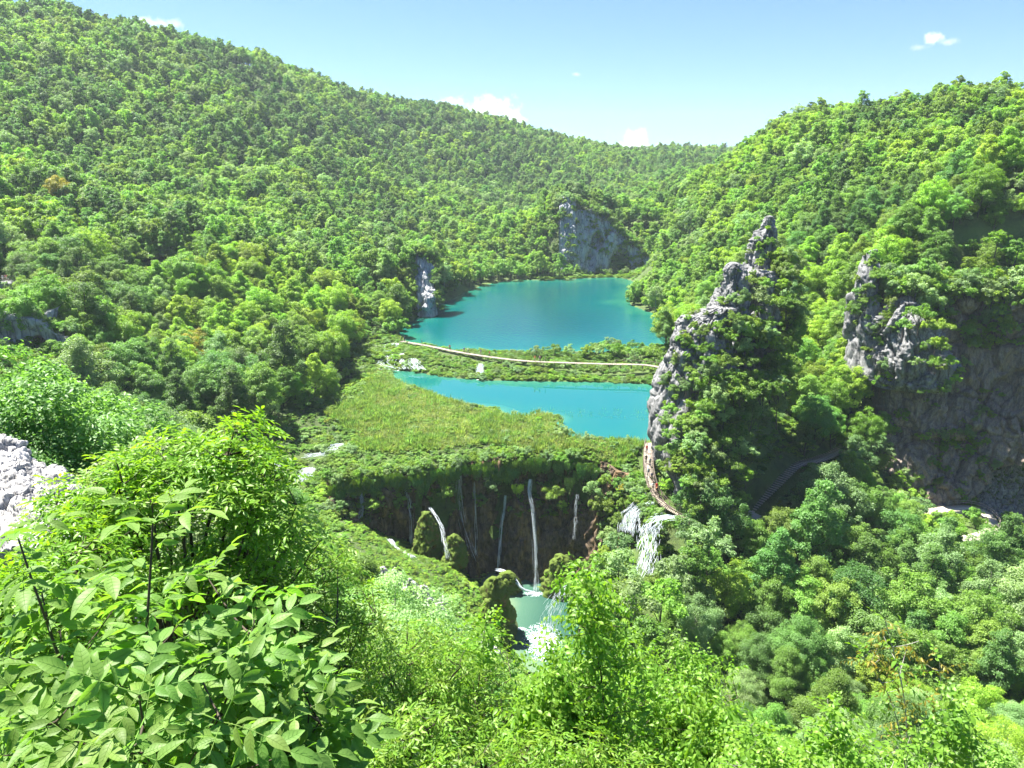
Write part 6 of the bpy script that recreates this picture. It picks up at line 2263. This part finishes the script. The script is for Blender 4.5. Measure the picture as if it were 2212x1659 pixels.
# ash bush behind it
bush('ash_bush', 'tall yellow-green ash bush glowing in the sun on the left', 'bush', P(430, 1700, 8.), ell_tips(P(390, 1220, 8.4), (1.45, 1.1, 1.25), 170, 11) + ell_tips(P(330, 1030, 8.2), (.75, .6, .50), 60, 12) + ell_tips(P(500, 1010, 8.2), (.65, .6, .60), 60, 12) + ell_tips(P(580, 1150, 8.0), (.6, .6, .9), 50, 13) + ell_tips(P(200, 1120, 8.0), (.7, .6, .5), 50, 19),
     ASH, M['twig'], 5, None, 300, .035, 'leaf', 1, .12, 1.0, 2, .8)
FB = [('ash_bush', 'yellow-green ash bush below the white outcrop at the left edge', (160, 1290, 7.0), (1.0, .8, .9), 110, ASH), ('ash_bush', 'bright leafy bush filling the slope left of the pale boulders', (640, 1330, 8.4), (1.1, .9, 1.0), 170, ASH2), ('ash_bush', 'low yellow-green bush below the pale boulders', (860, 1480, 9.0), (1.2, .9, .9), 150, ASH2),
      ('ash_bush', 'leafy bush at the bottom edge between two saplings', (1040, 1600, 9.0), (1.1, .9, .8), 120, ASH2), ('ash_bush', 'narrow-leaved bush at the bottom left of centre', (730, 1620, 7.2), (.9, .8, .8), 110, ASH2),
      ('hazel_bush', 'bright sapling thicket at the bottom edge right of centre', (1400, 1600, 9.5), (1.5, 1.0, .95), 170, ELM), ('hazel_bush', 'leafy young growth at the foot of the slender sapling', (1190, 1600, 8.5), (.7, .6, .9), 90, ELM), ('hazel_bush', 'light green thicket at the bottom edge, right of the bright saplings', (1640, 1690, 9.), (1.0, .8, .6), 90, RND),
      ('ash_bush', 'low bush in the middle of the bottom edge', (900, 1660, 6.6), (1.1, .9, .7), 130, ASH2), ('ash_bush', 'low bush at the bottom edge under the slender sapling', (1250, 1700, 6.8), (1.0, .8, .6), 110, ASH2),
      ('hazel_bush', 'thicket at the bottom edge under the pale sprigs', (1850, 1730, 7.2), (1.4, .8, .6), 110, RND), ('ash_bush', 'leafy bush behind the low bush in the middle of the bottom edge', (960, 1470, 12.), (1.5, 1., 1.2), 150, ASH2), ('hazel_bush', 'leafy thicket behind the slender sapling', (1420, 1500, 13.), (1.7, 1., 1.2), 150, ELM),
      ('ash_bush', 'sunlit bush between large-leaved bush and white outcrop', (40, 1400, 6.0), (.8, .7, .8), 90, ASH)]
for k, (nm, lb, c, rad, n, lv) in enumerate(FB):
    cc = P(*c)
    bush(nm, lb, 'bush', cc - np.array([0, -.2, rad[2] * 1.6]), ell_tips(cc, rad, n, 20 + k), lv, M['twig'], 4, 'bushes on the slope below the viewpoint', 130, .025, 'leaf' if lv in (ASH, ASH2) else 'leafy_twig', 1, .12, 1.0, 30 + k, .6)
# slender sapling in the middle
tips = []
rr = np.random.default_rng(14)
for k in range(95):
    t = k / 94
    py = 1235 + 430 * t
    hw = 30 + 130 * t ** .8
    tips.append(P(1270 + 60 * t + rr.normal() * hw * .6, py + rr.uniform(-10, 10), 8.3 + rr.normal() * .3))
bush('sapling', 'slender bright sapling with drooping leaves rising in front of the pool trees', 'tree', P(1330, 1800, 8.4), tips, ELM, M['twig'], 3, None, 240, .02, 'leafy_twig', 1, .15, .85, 15, .2, main=[P(1268, 1228, 8.3)])
tips = []
for k in range(36):
    t = k / 35
    tips.append(P(1190 + 20 * t + rr.normal() * (14 + 26 * t), 1385 + 230 * t, 8.6 + rr.normal() * .2))
bush('sapling', 'shorter thin sapling left of the slender one, in front of the pool', 'tree', P(1215, 1780, 8.6), tips, RND, M['twig'], 3, None, 120, .012, 'leafy_twig', 1, .12, .9, 16, .2, main=[P(1188, 1372, 8.6)])
tips = []
for k in range(40):
    t = k / 39
    tips.append(P(1050 - 30 * t + rr.normal() * (20 + 45 * t), 1330 + 260 * t, 9.6 + rr.normal() * .2))
bush('sapling', 'small round-leaved sapling left of the pool outflow', 'tree', P(1010, 1760, 9.6), tips, RND, M['twig'], 3, None, 120, .014, 'leafy_twig', 1, .12, 1.0, 17, .3, main=[P(1052, 1322, 9.6)])
# sprigs along the bottom right edge
SG = [('leftmost pale twiggy sprig at the bottom right, left of the reddish sapling', [(1620, 1570), (1650, 1600), (1590, 1620), (1680, 1620), (1640, 1650), (1700, 1650), (1560, 1650)], 6.8, (1650, 1900)), ('upright sprig with pale stem just left of the reddish sapling', [(1790, 1540), (1830, 1560), (1760, 1580), (1740, 1620), (1800, 1610), (1850, 1600), (1840, 1640)], 6.5, (1820, 1900)),
      ('upright sprig with pale stem right of the reddish sapling', [(2060, 1500), (2085, 1540), (2040, 1560), (2100, 1590), (2060, 1600), (2020, 1620), (2110, 1640), (2070, 1650)], 6.5, (2060, 1900)), ('low bright sprig between the reddish sapling and the right sprig', [(1900, 1640), (1940, 1620), (1990, 1600), (2000, 1640)], 6.2, (1950, 1900))]
for k, (lb, tp, Y, rt) in enumerate(SG):
    T = []
    for (a, b_) in tp:
        for _ in range(3):
            T.append(P(a + rr.normal() * 14, b_ + rr.normal() * 14, Y + rr.normal() * .12))
    bush('leafy_sprig', lb, 'shrub', P(rt[0], rt[1], Y), T, RND, M['bark_pale'], 3, 'sprigs along the bottom right edge', 150, .008, 'leafy_twig', 1, .1, .85, 50 + k, .4, main=[P(*tp[0], Y), P(*tp[3], Y)])
st = [P(1965, 1640, 6.6), P(1960, 1560, 6.6), P(1948, 1490, 6.6), P(1930, 1400, 6.6), P(1912, 1340, 6.6)]
tips = [P(a, b_, 6.6 + rr.normal() * .08) for a, b_ in [(1912, 1340), (1905, 1365), (1880, 1405), (1860, 1410), (1895, 1400), (1930, 1400), (1960, 1395), (1985, 1385), (1900, 1425), (1945, 1435), (2000, 1435), (2030, 1432), (1930, 1470), (1960, 1480), (1920, 1500), (1950, 1530), (1995, 1500), (2010, 1520), (1940, 1560), (1970, 1580), (1925, 1590), (1990, 1560)]]
bush('young_tree', 'thin young tree with reddish new leaves at the bottom right', 'tree', P(1968, 1800, 6.6), tips, NEWL + [RND[0]], M['bark_pale'], 2, None, 120, .009, 'leafy_twig', 1, .1, .8, 60, .2, main=[P(1912, 1335, 6.6), P(2030, 1430, 6.6), P(1850, 1400, 6.6)])
print('foreground', time.time() - T0, len(bpy.data.objects))


# labels that two look-alikes would share get their place in the picture
bylab = {}
for o in bpy.data.objects:
    if o.parent is None and o.get('category') and o.get('label'):
        bylab.setdefault(o['label'], []).append(o)
for lb, os_ in bylab.items():
    if len(os_) < 2:
        continue
    os_.sort(key=lambda o: float(project(np.array(o.location))[0]))
    n_ = len(os_)
    for k, o in enumerate(os_):
        if len(lb.split()) > 14:
            lb = lb.replace(' broadleaf', '').replace('yellow-flowering', 'flowering').replace(' of the brown cliff', ' of the cliff')
        if n_ == 2:
            pre = ['left-hand', 'right-hand'][k]
        elif n_ == 3:
            pre = ['left-hand', 'middle', 'right-hand'][k]
        else:
            pre = f"{ORD[k]} from left," if k < n_ / 2 else f"{ORD[n_ - 1 - k]} from right,"
        o['label'] = pre + ' ' + lb
